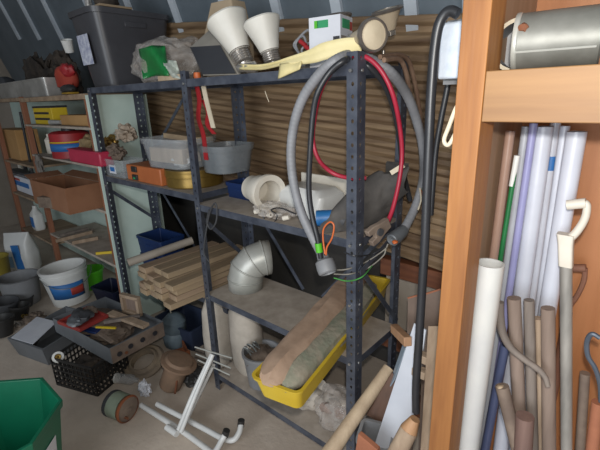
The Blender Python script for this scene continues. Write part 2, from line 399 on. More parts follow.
# --- floodlight
fq = [A(203, 76, y=.05), A(239, 75, y=.05), A(222, 45, y=.11), A(190, 47, y=.11)]
bq = [A(226, 72, y=.17), A(250, 68, y=.17), A(236, 32, y=.20), A(212, 27, y=.20)]
f = thing('floodlight', (fq[0].x+.05, .08, TZ), 'grey box floodlight with dark glass tilted over on the top shelf', 'floodlight')
build(M().loft([fq, bq]), 'housing', mat('floodlight_grey', '8a847b', '9a948a', rough=.5, scale=5), f, bevel=.004)
fc = sum(fq, V())/4; fn = (fq[1]-fq[0]).cross(fq[3]-fq[0]).normalized()
fn = fn if fn.y < 0 else -fn
gq = [fc+(p-fc)*.93+fn*.004 for p in fq]
build(M().loft([gq, [p+fn*.004 for p in gq]]), 'glass', mat('floodlight_glass', '3a3b3f', '434448', rough=.3, scale=4), f)
# --- beige box behind the bells
c = A(231, 30, y=.28)
T = mx((c.x, .255, TZ), rz=4)
bz = A(238, 1, y=.27).z-TZ
bx = M().loft([[T @ V((x, y, 0)) for x, y in rrect(.24, .12, .01)], [T @ V((x, y, bz*.55)) for x, y in rrect(.24, .12, .01)], [T @ V((x+.02, y, bz)) for x, y in rrect(.14, .10, .01)]])
tag(build(bx, 'lamp_carton', mat('beige_carton', '9c8a72', 'a8967e', rough=.85, scale=5)), 'beige tapered box standing behind the frosted bell lamps', 'box')
# --- bell lamps
def bell(base, mouth, rpx, y, label, k=1.):
    """frosted bell shade on a ribbed chrome holder, axis from base to mouth pixel"""
    a = A(*base, y=y); b = A(*mouth, y=y-.01); ax = b-a; L = ax.length; r = rpx*MPP(b)
    t = thing('bell_lamp', a, label, 'lamp', 'frosted bell lamps on the top shelf')
    pr = [(r*.50, L*.0), (r*.54, L*.08), (r*.64, L*.3), (r*.80, L*.6), (r*.96, L*.86), (r, L*.95), (r*.95, L), (r*.85, L*1.02)]
    build(M().lathe(pr+[(r*.001, L*1.05)], a, ax, 32, wob=lambda u, h: 1+.02*math.cos(u*6*math.pi*2)*(h/L)), 'shade', FROST, t)
    hp = [(r*.001, -L*.42), (r*.3, -L*.42), (r*.33, -L*.34)]
    for i in range(5):
        z = -L*.32+i*L*.066; hp += [(r*.44, z), (r*.49, z+L*.02), (r*.44, z+L*.045)]
    hp += [(r*.55, L*.02), (r*.5, L*.05)]
    build(M().lathe(hp, a, ax, 24), 'holder', CHROME, t)
    return t
bell((240, 52), (226, 18), 21, .10, 'frosted bell lamp leaning left, in front of the beige box')
bell((270, 52), (261, 20), 19, .13, 'frosted bell lamp standing second from the floodlight, beside the beige box')
a = A(238, 71, y=.03); b = A(262, 70, y=.05)
lampb = M().lathe([(.001, 0), (.012, 0), (.018, .01), (.018, .05), (.024, .055), (.024, .09), (.014, .1), (.001, .1)], (a.x, a.y, TZ+.026), (b-a), 20)
tag(build(lampb, 'lamp_holder', CHROME), 'loose chrome lamp holder lying on the shelf edge below the bell lamps', 'lamp holder')
# --- connectors with red plugs
t = thing('cable_connector', A(305, 48, y=.2), 'small bundle of grey wires with two red plugs on the top shelf', 'wires')
for i, (p_, q_) in enumerate((((300, 56), (308, 30)), ((306, 58), (316, 40)), ((298, 52), (303, 36)))):
    build(M().tube([A(p_[0], p_[1], y=.19), A(p_[0]-4, (p_[1]+q_[1])/2, y=.2), A(q_[0], q_[1], y=.21), A(q_[0]+4, q_[1]+10, y=.21)], .005, 8), 'wire', GREYH, t)
for p_ in ((300, 41), (305, 46)):
    c = A(*p_, y=.185); build(M().cyl(c, c+V((.03, 0, -.02)), .009, .009, 10), 'plug', RED, t)
a = A(296, 57, y=.17); a.z = TZ+.02
build(M().cyl(a, a+V((.06, .0, .0)), .018, .014, 12), 'ferrule', CHROME, t)
# --- lamp carton
c = A(335, 40, y=.22); s = MPP(c)
t = thing('lamp_box', (c.x, c.y, TZ), 'white lamp box with green print standing on the top shelf', 'box')
T = mx((c.x-.02, c.y-.0, TZ), rz=10)
bw, bd, bh = .135, .11, A(335, 16, y=.2).z-TZ
build(M().box((0, 0, bh/2), (bw, bd, bh), T), 'carton', PAPER, t, bevel=.001)
build(M().box((-bw*.05, -bd/2-.0006, bh*.86), (bw*.35, .001, bh*.14), T), 'green_print', GRNP, t)
build(M().box((-bw*.26, -bd/2-.0006, bh*.86), (bw*.12, .001, bh*.14), T), 'lime_print', LIME, t)
build(M().box((bw/2+.0006, -bd*.05, bh*.85), (.001, bd*.6, bh*.17), T), 'green_print', GRNP, t)
build(M().box((bw/2+.0006, bd*.36, bh*.83), (.001, bd*.2, bh*.16), T), 'red_print', REDPR, t)
build(M().box((bw*.38, -bd/2-.0006, bh*.5), (bw*.2, .001, bh*.22), T), 'dark_picture', DARK, t)
build(M().box((bw/2+.0006, -bd*.2, bh*.45), (.001, bd*.5, bh*.35), T), 'picture', mat('box_picture', '8f857c', '5d5650', rough=.5, scale=25), t)
# --- spotlights with bezel
def spot(base, mouth, rpx, y, yb, label, stem=0):
    a = A(*base, y=yb); b = A(*mouth, y=y); ax = b-a; L = ax.length; r = rpx*MPP(b)
    t = thing('spotlight', a, label, 'spotlight', 'cream spotlights with chrome rims on the top shelf')
    build(M().lathe([(r*.001, 0), (r*.36, 0), (r*.42, L*.1), (r*.5, L*.3), (r*.84, L*.85), (r*.9, L*.9)], a, ax, 32), 'body', mat('spot_body', 'bfae95', 'ad9d86', rough=.5, scale=6), t)
    build(M().lathe([(r*.86, L*.84), (r*1.0, L*.86), (r*1.04, L*.95), (r*.98, L*1.02), (r*.86, L*1.02), (r*.86, L*.9)], a, ax, 36), 'bezel', DCHROME, t)
    build(M().lathe([(r*.001, L*1.03), (r*.5, L*1.015), (r*.87, L*.97)], a, ax, 32), 'lens', LENS, t)
    hp = [(r*.001, -L*.32), (r*.16, -L*.32)]
    for i in range(4): hp += [(r*.30, -L*.28+i*L*.06), (r*.34, -L*.26+i*L*.06), (r*.3, -L*.24+i*L*.06)]
    build(M().lathe(hp+[(r*.38, L*.0), (r*.001, L*.0)], a, ax, 20), 'screw_base', CHROME, t)
spot((355, 38), (374, 35), 16, .02, .085, 'cream spotlight facing the room, resting above the front corner post')
spot((390, 30), (387, 9), 15.5, .26, .28, 'cream spotlight with chrome rim pointing up, at the right end of the top shelf')
spot((341, 34), (340, 14), 11.5, .33, .335, 'cream spotlight standing behind the white lamp box')
a = A(385, 48, y=.26); tag(build(M().cyl((a.x, .25, TZ), (a.x, .25, TZ+.055), .006, n=10), 'steel_stub', CHROME), 'thin bright steel stub under the upward spotlight', 'stub')
# --- yellow strap
t = thing('yellow_strap', A(320, 50, y=.02), 'pale yellow cloth strap draped along the front edge of the top shelf', 'strap')
def band(path, wid, y0=.0):
    P = smooth_path([A(px, py, y=yy) for px, py, yy in path], 6); m = M()
    n = len(P); g = []
    for i in range(n):
        w = wid(i/(n-1)); g.append([m.v(P[i]+V((0, .004*math.sin(k*1.5), w*(.5-k/4)))) for k in range(5)])
    for i in range(n-1):
        for k in range(4): m.face((g[i][k], g[i+1][k], g[i+1][k+1], g[i][k+1]))
    return m
build(band([(240, 67, .02), (262, 67, .01), (284, 62, -.006), (308, 57, -.008), (325, 51, .0), (345, 47, .03), (362, 47, .05)], lambda u: .020+.036*min(1, max(0, (u-.3)/.3))), 'strap', YELC, t, solid=.004)
def flap(u, v): return A(280+u*22-v*2, 64+v*15*(1-.45*u)-u*3, y=-.010-.012*math.sin(v*2.5)-.004*math.sin(u*7))
build(M().sheet(flap, 10, 8), 'loose_end', YELC, t, solid=.003)
#--- things on top of the wooden unit, far left
UZ = 1.731
def spx(px0, py0, px1, py1, y): return pbox(px0, py0, px1, py1, y, 0)
x0, x1, z0, z1 = spx(1, 75, 52, 95, .02)
t = thing('clear_tray', ((x0+x1)/2, .15, UZ), 'long silvery clear plastic box on top of the wooden unit', 'plastic box')
build(M().tub((x1-x0-.04, .15), (x1-x0-.01, .17), .135, .004, mx(((x0+x1)/2-.14, .10, UZ+.001)), r=.02, lip=.008), 'body', SILV, t)
c = A(60, 69, y=.06)
t = thing('red_bag', (c.x, .08, UZ), 'small red cloth bag beside the tote on the wooden unit', 'bag')
build(M().blob((c.x-.06, .12, UZ+.115), (.13, .07, .11), .18, 2, 2, flat=.06), 'pouch', mat('red_cloth', 'a8402e', '8c3022', rough=.8, scale=7, bump=.2), t)
build(M().blob((c.x+.03, .10, UZ+.17), (.055, .045, .05), .3, 2, 8), 'flap', RED, t)
c = A(66, 84, y=.0)
t = thing('dark_shoe', (c.x, .0, UZ), 'dark shoe with a yellow sole edge under the red bag', 'shoe')
build(M().blob((c.x, .01, UZ+.035), (.10, .04, .034), .15, 2, 4, flat=.02), 'upper', BLACKP, t)
build(M().box((c.x+.03, .005, UZ+.008), (.12, .075, .013)), 'sole', mat('yellow_sole', '9a7a22', '86681c', rough=.7, scale=5), t, bevel=.006)
for i, (px, py, r0, r1, lab) in enumerate(((36, 58, .34, .21, 'heap of dark crumpled cloth behind the clear tray'), (58, 58, .16, .19, 'dark rag heap beside the white cup on the wooden unit'))):
    c = A(px, py, y=.31); tag(build(M().blob((c.x+.04*i, .33, UZ+r1*.8), (r0, .10, r1), .5, 2.6, 3+i*4, 4, flat=r1*.78), 'cloth_heap', CLOTH), lab, 'cloth')
c = A(68, 42, y=.16)
tag(build(M().lathe([(.03, 0), (.04, .085), (.037, .085), (.028, .004), (.001, .004)], (c.x, c.y, UZ+.30), (.25, -.2, 1), 24), 'white_cup', WHITEP), 'white cup sitting on the dark rags above the red bag', 'cup')
c = A(2, 47, y=.2); tag(build(M().lathe([(.001, 0), (.075, .0), (.08, .05), (.06, .11), (.02, .12), (.001, .12)], (c.x, c.y, UZ+.13), (.3, -.7, .2), 28), 'grey_drum', DGREY), 'dark grey round drum at the picture edge above the clear tray', 'drum')
c = A(6, 67, y=.2); tag(build(M().blob((c.x, c.y, UZ+.075), (.14, .07, .075), .2, 2, 6, flat=.073), 'blue_bundle', BLUEPL), 'dim blue bundle behind the clear tray', 'bundle')
# ---------------------------------------------------------------- hoses and cables hung over the front corner post
def path(l): return [A(p[0], p[1], **p[2]) for p in l]
yf = dict(y=-.035); yp = dict(y=.06); xr = dict(x=1.045)
def seg(front, over, right): return [A(*p, y=-.035) for p in front]+[A(*p, y=.065) for p in over]+[A(*p, x=1.05) for p in right]
# grey conduit
t = thing('grey_hose', A(357, 54, y=.06), 'thick grey corrugated hose looped over the front corner post', 'hose')
P = [A(*p, y=-.04) for p in ((326, 262), (314, 240), (302, 214), (294, 185), (291, 155), (294, 125), (303, 98), (319, 75))]+[A(335, 61, y=-.03), A(352, 55, y=.05), A(371, 60, y=.09)]+[A(*p, x=1.05) for p in ((392, 74), (408, 97), (418, 125), (423, 150), (423, 178), (416, 205), (404, 230))]
sp = smooth_path(P, 22)
m = M()
m.tube(sp, lambda u: .0180+.0005*math.sin(u*700), 12, 1); build(m, 'hose', GREYH, t)
a = A(325, 260, y=-.04); b = A(327, 272, y=-.055)
build(M().lathe([(.001, 0), (.022, 0), (.024, .02), (.036, .03), (.038, .055), (.036, .075), (.03, .08), (.028, .07), (.001, .068)], A(322, 254, y=-.038), A(329, 276, y=-.06)-A(322, 254, y=-.038), 24), 'round_plug', GREYP, t)
a = A(404, 230, x=1.05); b = A(384, 247, x=1.035)
build(M().lathe([(.001, 0), (.022, 0), (.026, .02), (.028, .06), (.026, .085), (.022, .088), (.001, .08)], a, b-a, 20), 'end_plug', GREYM, t)
c = A(395, 242, x=1.075); build(M().blob(c, (.012, .012, .008), .2, 2, 1, 2), 'orange_tab', ORANGE, t)
# black hose
t = thing('black_cable', A(345, 60, y=.03), 'thinner black hose hanging inside the grey hose loop, green tape near its end', 'hose')
P = [A(*p, y=-.075) for p in ((321, 258), (318, 240), (312, 215), (309, 190), (310, 155), (313, 115), (318, 92))]+[A(330, 72, y=-.055), A(345, 60, y=-.03), A(352, 60, y=.06), A(368, 66, y=.07)]+[A(*p, x=1.02) for p in ((384, 84), (394, 110), (400, 140), (403, 170), (410, 200))]
build(M().tube(P, .0105, 10, 8), 'cable', BLKH, t)
a = A(318.2, 243, y=-.075); b = A(319.6, 252, y=-.075)
build(M().cyl(a, b, .0135, n=14), 'green_tape', LIME, t)
# red cable
t = thing('red_cable', A(346, 57, y=.03), 'red cable looped over the front corner post with a grey clamp at its end', 'cable')
P = [A(*p, x=1.085) for p in ((387, 224), (393, 208), (399, 182), (402, 155), (400, 128), (394, 98))]+[A(384, 75, x=1.06), A(371, 60, y=.05), A(357, 55, y=.04), A(344, 60, y=-.005)]+[A(*p, y=-.052) for p in ((331, 72), (321, 90))]+[A(*p, y=.02) for p in ((315, 116), (313, 140), (319, 160), (333, 173))]+[A(350, 178, y=.06), A(366, 178, y=.1)]
build(M().tube(P, .0082, 10, 8), 'cable', REDH, t)
a = A(388, 222, x=1.085); b = A(369, 239, x=1.06); ax = b-a
T = axes(a, ax, (0, 0, 1))
L = ax.length
build(M().prism([(-.02, 0), (.02, 0), (.026, L*.4), (.035, L*.7), (.034, L), (.012, L), (.01, L*.75), (-.01, L*.75), (-.012, L), (-.034, L), (-.035, L*.7), (-.026, L*.4)], .022, T @ Matrix(((1, 0, 0, 0), (0, 0, 1, -.011), (0, 1, 0, 0), (0, 0, 0, 1)))), 'clamp', RUSTG, t, bevel=.003)
build(M().cyl(T @ V((0, -.018, L*.55)), T @ V((0, .018, L*.55)), .014, n=16), 'clamp_pivot', DGREY, t)
# thin wires from the plug across the corner post
WIREM = mat('grey_wire', '8f8a80', '7d786f', rough=.5, scale=10)
for i, (p, mt, lab) in enumerate(((((334, 270), (348, 269), (366, 262), (384, 250), (388, 244)), WIREM, 'thin grey wire running from the round plug past the corner post, upper one'),
                     (((334, 274), (350, 274), (368, 268), (383, 256), (386, 248)), WIREM, 'thin grey wire running from the round plug past the corner post, lower one'),
                     (((334, 278), (348, 281), (362, 277), (372, 266)), mat('green_wire', '4d9a4a', '448a42', rough=.5, scale=9), 'thin green wire hanging from the round plug across the corner post'),
                     (((344, 252), (356, 256), (372, 254), (385, 247)), BLKH, 'thin black wire crossing the corner post at the middle shelf'))):
    m = M().tube([A(q[0], q[1], y=-.018-.006*i+(.0 if q[0] < 366 else .1)) for q in p], .0026, 6, 6); tag(build(m, 'wire', mt), lab, 'wire')
t = thing('orange_string', A(320, 240, y=-.02), 'orange cord loop hanging beside the hose end over the middle shelf', 'cord')
build(M().tube([A(q[0], q[1], y=-.09) for q in ((325, 254), (323, 238), (324, 228), (330, 222), (334, 226), (332, 238), (327, 247), (326, 255))], .0032, 6, 6), 'loop', ORANGE, t)
# wires right of the grey hose
t = thing('wire_ends', A(418, 205, x=1.1), 'short bare coloured wire ends hanging behind the grey hose by the black pipe', 'wires')
for p, mt in ((((421, 190), (424, 203), (422, 214)), ORANGE), (((420, 188), (421, 200), (418, 210)), CREAM), (((423, 188), (423, 200), (425, 206)), LIME)):
    build(M().tube([A(q[0], q[1], x=1.1) for q in p], .0035, 6, 5), 'wire', mt, t)
# brown rope at the right end
t = thing('brown_rope', A(408, 62, x=1.05), 'brown rope doubled over the right end of the top shelf', 'rope')
for k, p in enumerate((((380, 57), (398, 55), (408, 60), (413, 75), (418, 100), (421, 125), (416, 133)), ((384, 60), (398, 59), (404, 66), (408, 82), (412, 105), (416, 122)))):
    build(M().tube([A(q[0], q[1], x=1.03+.02*k) for q in p], .0085, 8, 6), 'strand', BRNH, t)
# ---------------------------------------------------------------- big black hose by the cabinet
t = thing('black_pipe', A(425, 200, y=-.16), 'long thick black pipe hanging down beside the orange stud', 'pipe')
P = [A(*p, y=-.16) for p in ((458, 14), (451, 11), (444, 15), (438, 28), (434, 55), (431, 95), (429, 140), (427, 190), (425, 240), (422, 290), (419, 340), (416, 385), (416, 412))]
build(M().tube(P, .0125, 14, 8), 'pipe', BLKH, t)
t = tag(build(M().tube([A(*p, y=.12) for p in ((449, 78), (446, 95), (441, 120), (436, 150), (433, 185), (431, 215))], .009, 10, 6), 'thin_black_pipe', BLKH), 'thinner black pipe hanging behind the thick black pipe', 'pipe')
# white meter box
x0 = A(433.5, 50, y=-.10).x; x1 = 1.441; z1 = A(450, 20, y=-.10).z; z0 = A(450, 80, y=-.10).z
t = thing('meter_box', ((x0+x1)/2, -.05, z0), 'white box with faint blue drawing fixed on the side of the orange stud', 'box')
build(M().box(((x0+x1)/2+.006, -.06, (z0+z1)/2), (x1-x0-.012, .07, z1-z0-.006)), 'case', mat('box_white', 'cfd8e4', 'bcc8d8', rough=.5, scale=26, contrast=(.45, .7)), t, bevel=.006)
build(M().box(((x0+x1)/2, -.022, (z0+z1)/2), (x1-x0, .006, z1-z0+.02)), 'back_plate', GREYP, t)
build(M().tube([A(*p, y=-.305) for p in ((462, 100), (456, 108), (449, 126), (444, 140), (448, 145), (454, 136), (462, 116))], .0045, 8, 6), 'hanging_cord', CREAM, cab, label='cream cord loop hanging off the stud')
# ---------------------------------------------------------------- middle shelf, right bay
MZ = SZ['mid']+.001
def on(px, py, z): return A(px, py, z=z)
# white pipe reducer lying with its open mouth facing the room
c = A(268, 195, y=.05); k = MPP(c); r = 17.5*k
b = A(250, 189, y=.20); ax = (V((b.x, .22, 0))-V((c.x, .07, 0))).normalized(); ax = V((-.97, .24, .0)).normalized(); c = A(270, 193, y=.085); r *= 1.1
o = V((c.x, c.y, MZ+.012+r))
t = thing('pipe_reducer', (o.x, o.y, MZ), 'white plastic pipe reducer lying with its open mouth towards the room on the middle shelf', 'pipe fitting')
build(M().lathe([(r*.68, .03), (r*.68, .0), (r*.98, -.004), (r, .0), (r, .02), (r*.88, .026), (r*.86, .085), (r*.72, .11), (r*.70, .165), (r*.001, .166), (r*.001, .12), (r*.6, .11), (r*.68, .03)], o, ax, 40), 'body', OFFW, t)
# blue crates (on the shelf and in the left bay)
def crate(name, c, w, d, h, rz, label, group='dark blue plastic crates'):
    t = thing(name, c, label, 'crate', group); T = mx(c, rz=rz)
    build(M().tub((w*.93, d*.93), (w, d), h, .005, T, r=.012, lip=.006, liph=.02), 'body', NAVY, t)
    build(M().box((0, -d*.485, h*.55), (w*.35, .006, h*.14), T), 'handle', NAVY, t, bevel=.002)
    return t
q = A(240, 205, y=.2); crate('blue_crate', (q.x+.0, .26, MZ), .20, .13, .085, 0, 'small dark blue crate behind the white pipe reducer')
# white plastic box lid
c = A(312, 200, y=.22)
t = thing('white_tub', (c.x, .23, MZ), 'white plastic sheet box standing behind the grey hose on the middle shelf', 'tub')
P0 = [A(272, 222, y=.13), A(330, 226, y=.10), A(342, 182, y=.2), A(318, 172, y=.3), A(284, 176, y=.3)]
m = M(); T = mx((c.x, .215, MZ), rz=-6)
m.loft([[T @ V((x, y, z)) for x, y in rrect(w_, d_, .03)] for w_, d_, z in ((.27, .18, 0), (.29, .19, .06), (.28, .17, .10), (.22, .12, .125))])
build(m, 'body', WHITEP, t); m = M(); m.box((0, .085, .075), (.30, .012, .17), T); build(m, 'back_flap', OFFW, t, bevel=.003)
# dark slab / tarp bundle
t = thing('grey_tarp_bundle', A(372, 210, y=.12), 'dark grey dusty tarp bundle at the right end of the middle shelf', 'tarp')
a = A(330, 234, y=.06); b = A(410, 178, y=.30); ax = b-a
rings = []
for i in range(25):
    u = i/24; p = a+ax*u; kk = .06+.065*math.sin(math.pi*min(1, u*1.1+.1))
    ring = []
    for j in range(24):
        an = 2*math.pi*j/24; w_ = .13*(1-.2*u); q = p+V((.0, math.cos(an)*w_*.6, math.sin(an)*kk))
        q += V((1, .6, 1))*(.026*mnoise.noise(q*9)+.016*mnoise.noise(q*23)); q.z = max(q.z, MZ+.001); q.y = min(q.y, .33); q.x = min(q.x, .95) if q.y < .06 or q.y > .29 else q.x; ring.append(q)
    rings.append(ring)
build(M().loft(rings), 'tarp', TARP, t)
a = A(391, 173, y=.2); b = A(404, 165, y=.21); build(M().beam(a, b, .018, .008), 'pale_tag', CREAM, t)
# bag of fittings
c = A(272, 220, y=.05)
t = thing('fittings_bag', (c.x, .05, MZ), 'crumpled clear bag of small pipe fittings on the middle shelf edge', 'bag')
build(M().blob((c.x, .065, MZ+.03), (.12, .06, .035), .35, 2.6, 12, 4, flat=.028), 'bag_film', BAGC, t)
for i in range(7):
    q = V((c.x-.09+.03*i, .03+.02*(i % 3), MZ+.014)); build(M().lathe([(.006, 0), (.011, 0), (.011, .03), (.006, .03), (.006, 0)], q, (1, .4*(-1)**i, .3), 14), 'fitting', (OFFW, GALV, BRASS)[i % 3], t)
build(M().tube([A(*p, y=.012) for p in ((262, 214), (266, 221), (274, 222), (277, 215), (271, 210), (280, 208), (296, 214))], .003, 6, 6), 'wire', BLKH, t)
# blue and dark connector
c = A(326, 229, y=.04)
t = thing('blue_connector', (c.x, .04, MZ), 'blue and black cable connector behind the black hose on the middle shelf', 'connector')
build(M().cyl(V((c.x-.03, .02, MZ+.05)), V((c.x+.03, .06, MZ+.055)), .032, .03, 20), 'sleeve', BLUEPL, t)
build(M().cyl(V((c.x+.03, .06, MZ+.055)), V((c.x+.07, .075, MZ+.04)), .03, .024, 20), 'plug', DGREY, t)
# ---------------------------------------------------------------- middle shelf, left bay
LZ = LM+.001
def rbox(px0, py0, px1, py1, y): return pbox(px0, py0, px1, py1, y, 0)
# round brass tin
c = A(193, 176, y=.20); x0 = A(163, 176, y=.2).x; x1 = A(228, 176, y=.2).x
c = V(((x0+x1)/2+.0, .185, LZ)); c.x += .045; r = .163
t = thing('round_tin', c, 'wide round brass coloured tin at the middle post, under the grey plastic tub', 'tin')
build(M().lathe([(.001, 0), (r*.97, 0), (r, .006), (r, .062), (r*.985, .066)], c, (0, 0, 1), 48), 'body', BRASS, t)
build(M().lathe([(r*1.01, .058), (r*1.025, .06), (r*1.025, .075), (r*1.015, .085), (r*1.025, .092), (r*1.01, .1), (r*.9, .1), (.001, .1)], c, (0, 0, 1), 48), 'lid', BRASS, t)
# clear tub of wood on the orange case
tz = LZ+.104
def soft_tub(name, c, w, d, h, rz, label, matl):
    t = thing(name, c, label, 'tub'); T = mx(c, rz=rz)
    build(M().tub((w*.86, d*.86), (w, d), h, .004, T, r=.07, lip=.008, liph=.03), 'body', matl, t); return t, T
x0 = A(131, 150, y=.05).x; x1 = A(182, 150, y=.05).x
t, T = soft_tub('clear_tub', V((-.335, .16, tz)), .40, .29, .165, 4, 'clear plastic tub with light wood in it, in front of the middle post', CLEAR)
build(M().box((.03, .04, .165), (.30, .12, .03), T @ Matrix.Rotation(.06, 4, 'Y')), 'wood_piece', LUMB, t, bevel=.003)
build(M().box((.0, .0, .07), (.30, .20, .085), T), 'wood_filling', PALEW, t, bevel=.006)
build(M().blob((.08, -.05, .045), (.08, .05, .04), .3, 3, 4, 3, T), 'white_cloth', WHITEP, t)
t, T = soft_tub('smoky_tub', V((.055, .19, tz)), .24, .25, .14, 0, 'smoky grey plastic tub behind the middle post, on the round tin', CLEARD)
build(M().blob((0, 0, .07), (.08, .08, .055), .4, 3, 9, 3, T), 'grey_contents', GREYP, t)
# orange case and small items
x0, x1, z0, z1 = rbox(127, 160, 160, 188, .02)
cx = (x0+x1)/2
t = thing('orange_case', (cx, .1, LZ), 'orange tool case with black latches on the middle shelf of the left bay', 'case')
build(M().box((cx, .10, LZ+.05), (x1-x0, .16, .10)), 'body', AMPB, t, bevel=.008)
for i, z in enumerate((.076, .026)):
    build(M().box((cx-.09, .016, LZ+z), (.06, .012, .034)), 'latch', BLACKP, t, bevel=.003)
build(M().box((cx-.09, .010, LZ+.022), (.02, .006, .012)), 'teal_clip', GRNP, t)
x0, x1, z0, z1 = rbox(100, 156, 124, 184, .02); cx2 = (x0+x1)/2+.0
t = thing('clear_box', (cx2, .08, LZ), 'small clear plastic box with a blue and white label beside the orange case', 'box')
build(M().tub((x1-x0-.02, .14), (x1-x0-.01, .15), .115, .003, mx((cx2, .09, LZ)), r=.01, lip=.004), 'body', CLEAR, t)
build(M().box((cx2+.02, .019, LZ+.05), (.09, .002, .055)), 'label', PAPER, t); build(M().box((cx2+.02, .0175, LZ+.05), (.06, .002, .028)), 'blue_print', BLUEP, t)
# crumpled gold and white paper
for i, (px, py, s, mt, lab) in enumerate(((108, 143, .05, GOLD, 'crumpled gold foil on the clear box in the left bay'), (126, 133, .055, mat('pale_wrapper', 'ab9c8c', '8b7a68', rough=.6, scale=9, bump=.2), 'crumpled pale paper bag beside the gold foil'), (116, 153, .05, EARTH, 'brown crumpled wrapper below the gold foil'))):
    c = A(px, py, y=.09+.04*(i == 1)); tag(build(M().blob((c.x, c.y, max(c.z, LZ+.116+s*.7)), (s*1.6, s*.9, s*.95), .55, 2.4, i*5+2, 4), 'crumpled_wrapper', mt), lab, 'wrapper')
# red and white hanging strap on the middle post
t = thing('red_white_tape', A(203, 110, y=.06), 'red and white striped tape hanging beside the middle post', 'tape')
for k, (p0, mt) in enumerate((([(196, 84), (199, 100), (198, 118), (203, 135), (206, 160)], RED), ([(203, 86), (206, 100), (210, 116), (213, 128)], CREAM), ([(203, 100), (208, 112), (207, 124), (214, 134)], RED))):
    P = smooth_path([A(*q, y=.065+.008*k) for q in p0], 5)
    m = M(); m.loft([[p+V((-.016, 0, 0)), p+V((.016, 0, 0)), p+V((.016, .004, 0)), p+V((-.016, .004, 0))] for p in P]); build(m, ('red_band', 'white_band', 'red_band')[k], mt, t)
tag(build(M().tube([A(*p, y=-.0) for p in ((265, 91), (267, 97), (269, 102))], .0016, 5, 3), 'loose_thread', CREAM), 'thin pale thread hanging under the top shelf', 'thread')
# ---------------------------------------------------------------- lower shelf: duct elbow and yellow trough
WZ = SZ['low']+.001
t = thing('duct_elbow', A(252, 298, z=WZ), 'galvanised steel duct elbow standing on the lower shelf', 'duct elbow')
r = .098; dirv = V((.58, .81, 0)).normalized(); k0 = A(246, 287, z=WZ)
P = [V((k0.x, k0.y, WZ)), V((k0.x, k0.y, WZ+.055))]; RB = .112
cen = P[1]+dirv*RB
for i in range(1, 4):
    a = math.radians(30*i); P.append(cen-dirv*RB*math.cos(a)+V((0, 0, RB*math.sin(a))))
P.append(P[-1]+dirv*.035)
side = dirv.cross(V((0, 0, 1)))
rings = []
def ringat(p, tanv, rr): 
    u = tanv.cross(side).normalized(); return [p+(u*math.cos(2*math.pi*j/32)+side*math.sin(2*math.pi*j/32))*rr for j in range(32)]
tans = []
for i in range(len(P)):
    a = P[max(0, i-1)]; b = P[min(len(P)-1, i+1)]; 
    t1 = (P[i]-a).normalized() if i else (b-P[i]).normalized(); t2 = (b-P[i]).normalized() if i < len(P)-1 else t1
    rings.append(ringat(P[i], (t1+t2).normalized(), r))
inner = [ringat(P[i], ((P[i]-P[i-1]) if i else (P[1]-P[0])).normalized(), r-.004) for i in range(len(P)-1, -1, -1)]
m = M(); m.loft(rings, False, False); build(m, 'elbow', GALV, t, smooth=True, solid=.002)
for i in range(1, 5):
    a = P[max(0, i-1)]; b = P[min(len(P)-1, i+1)]; tv = ((P[i]-a).normalized()+(b-P[i]).normalized()).normalized()
    q = ringat(P[i], tv, r+.003); build(M().loft([[p-tv*.004 for p in q], [p+tv*.004 for p in q]], False, False), 'seam', GALV, t, solid=.002)
# yellow trough
L = .98
dr = V((-.2, .98, 0)).normalized(); fm = V((.925, -.385, WZ))
t = thing('yellow_trough', fm+dr*.3, 'long yellow plastic trough on the lower shelf sticking out to the front', 'trough')
T = axes(fm+dr*L/2, (0, 0, 1), (dr.y, -dr.x, 0))
build(M().tub((.165, L-.05), (.195, L), .095, .005, T, r=.025, lip=.008, liph=.01), 'body', YEL, t)
def roll(name, x, rad, z, l0, l1, mt, label, cat, seed, sq=.8, amp=.02):
    rings = []
    for i in range(25):
        u = i/24; p = T @ V((x+.012*math.sin(u*5+seed), l0+(l1-l0)*u, z)); ring = []
        e = min(1, .55+u*8, .55+(1-u)*8)
        for j in range(18):
            a = 2*math.pi*j/18; q = p+V((math.cos(a)*rad*e*1.05, 0, math.sin(a)*rad*sq*e)); nn = mnoise.noise(V((math.cos(a)*2.2+seed, math.sin(a)*2.2, u*2.2)))+.35*mnoise.noise(V((math.cos(a)*5, math.sin(a)*5+seed, u*7)))
            q += (q-p).normalized()*amp*nn
            q.y += .03*nn*(1 if u < .1 else 0); ring.append(q)
        rings.append(ring)
    return tag(build(M().loft(rings), name, mt), label, cat)
roll('peach_cloth_roll', -.040, .066, .100, -L/2-.0, L/2-.06, PINKC, 'long folded peach coloured cloth lying in the yellow trough', 'cloth roll', 1, .62, .026)
roll('grey_green_roll', .040, .05, .085, -L/2+.02, L/2-.10, GREENC, 'long grey green rolled matting lying in the yellow trough', 'roll', 5, .8, .012)
p = T @ V((-.02, -L/2-.01, .085)); 
# ---------------------------------------------------------------- bottom shelf
BZ = SZ['bot']+.001
c = A(258, 372, z=BZ+.02); c = V((.20, .12, BZ)); 
c = A(262, 382, z=BZ)
c = V((c.x, .13, BZ)); 
t = thing('grey_pail', c, 'grey plastic pail full of hardware on the bottom shelf behind the yellow trough', 'pail')
build(M().lathe([(.001, 0), (.085, 0), (.105, .19), (.112, .19), (.112, .205), (.1, .205), (.082, .006), (.001, .006)], c, n=36), 'body', GREYP, t)
build(M().blob(c+V((0, 0, .165)), (.09, .09, .04), .4, 3, 3, 3), 'contents', EARTH, t)
for i in range(5):
    a = i*1.3; q = c+V((-.04+.03*math.cos(a), -.02+.04*math.sin(a), .19)); build(M().tube([q, q+V((-.02*math.cos(a), -.02, .05)), q+V((-.05*math.cos(a), -.03, .055)), q+V((-.06*math.cos(a), .0, .02))], .005, 6, 4), 'metal_scrap', GALVD, t)
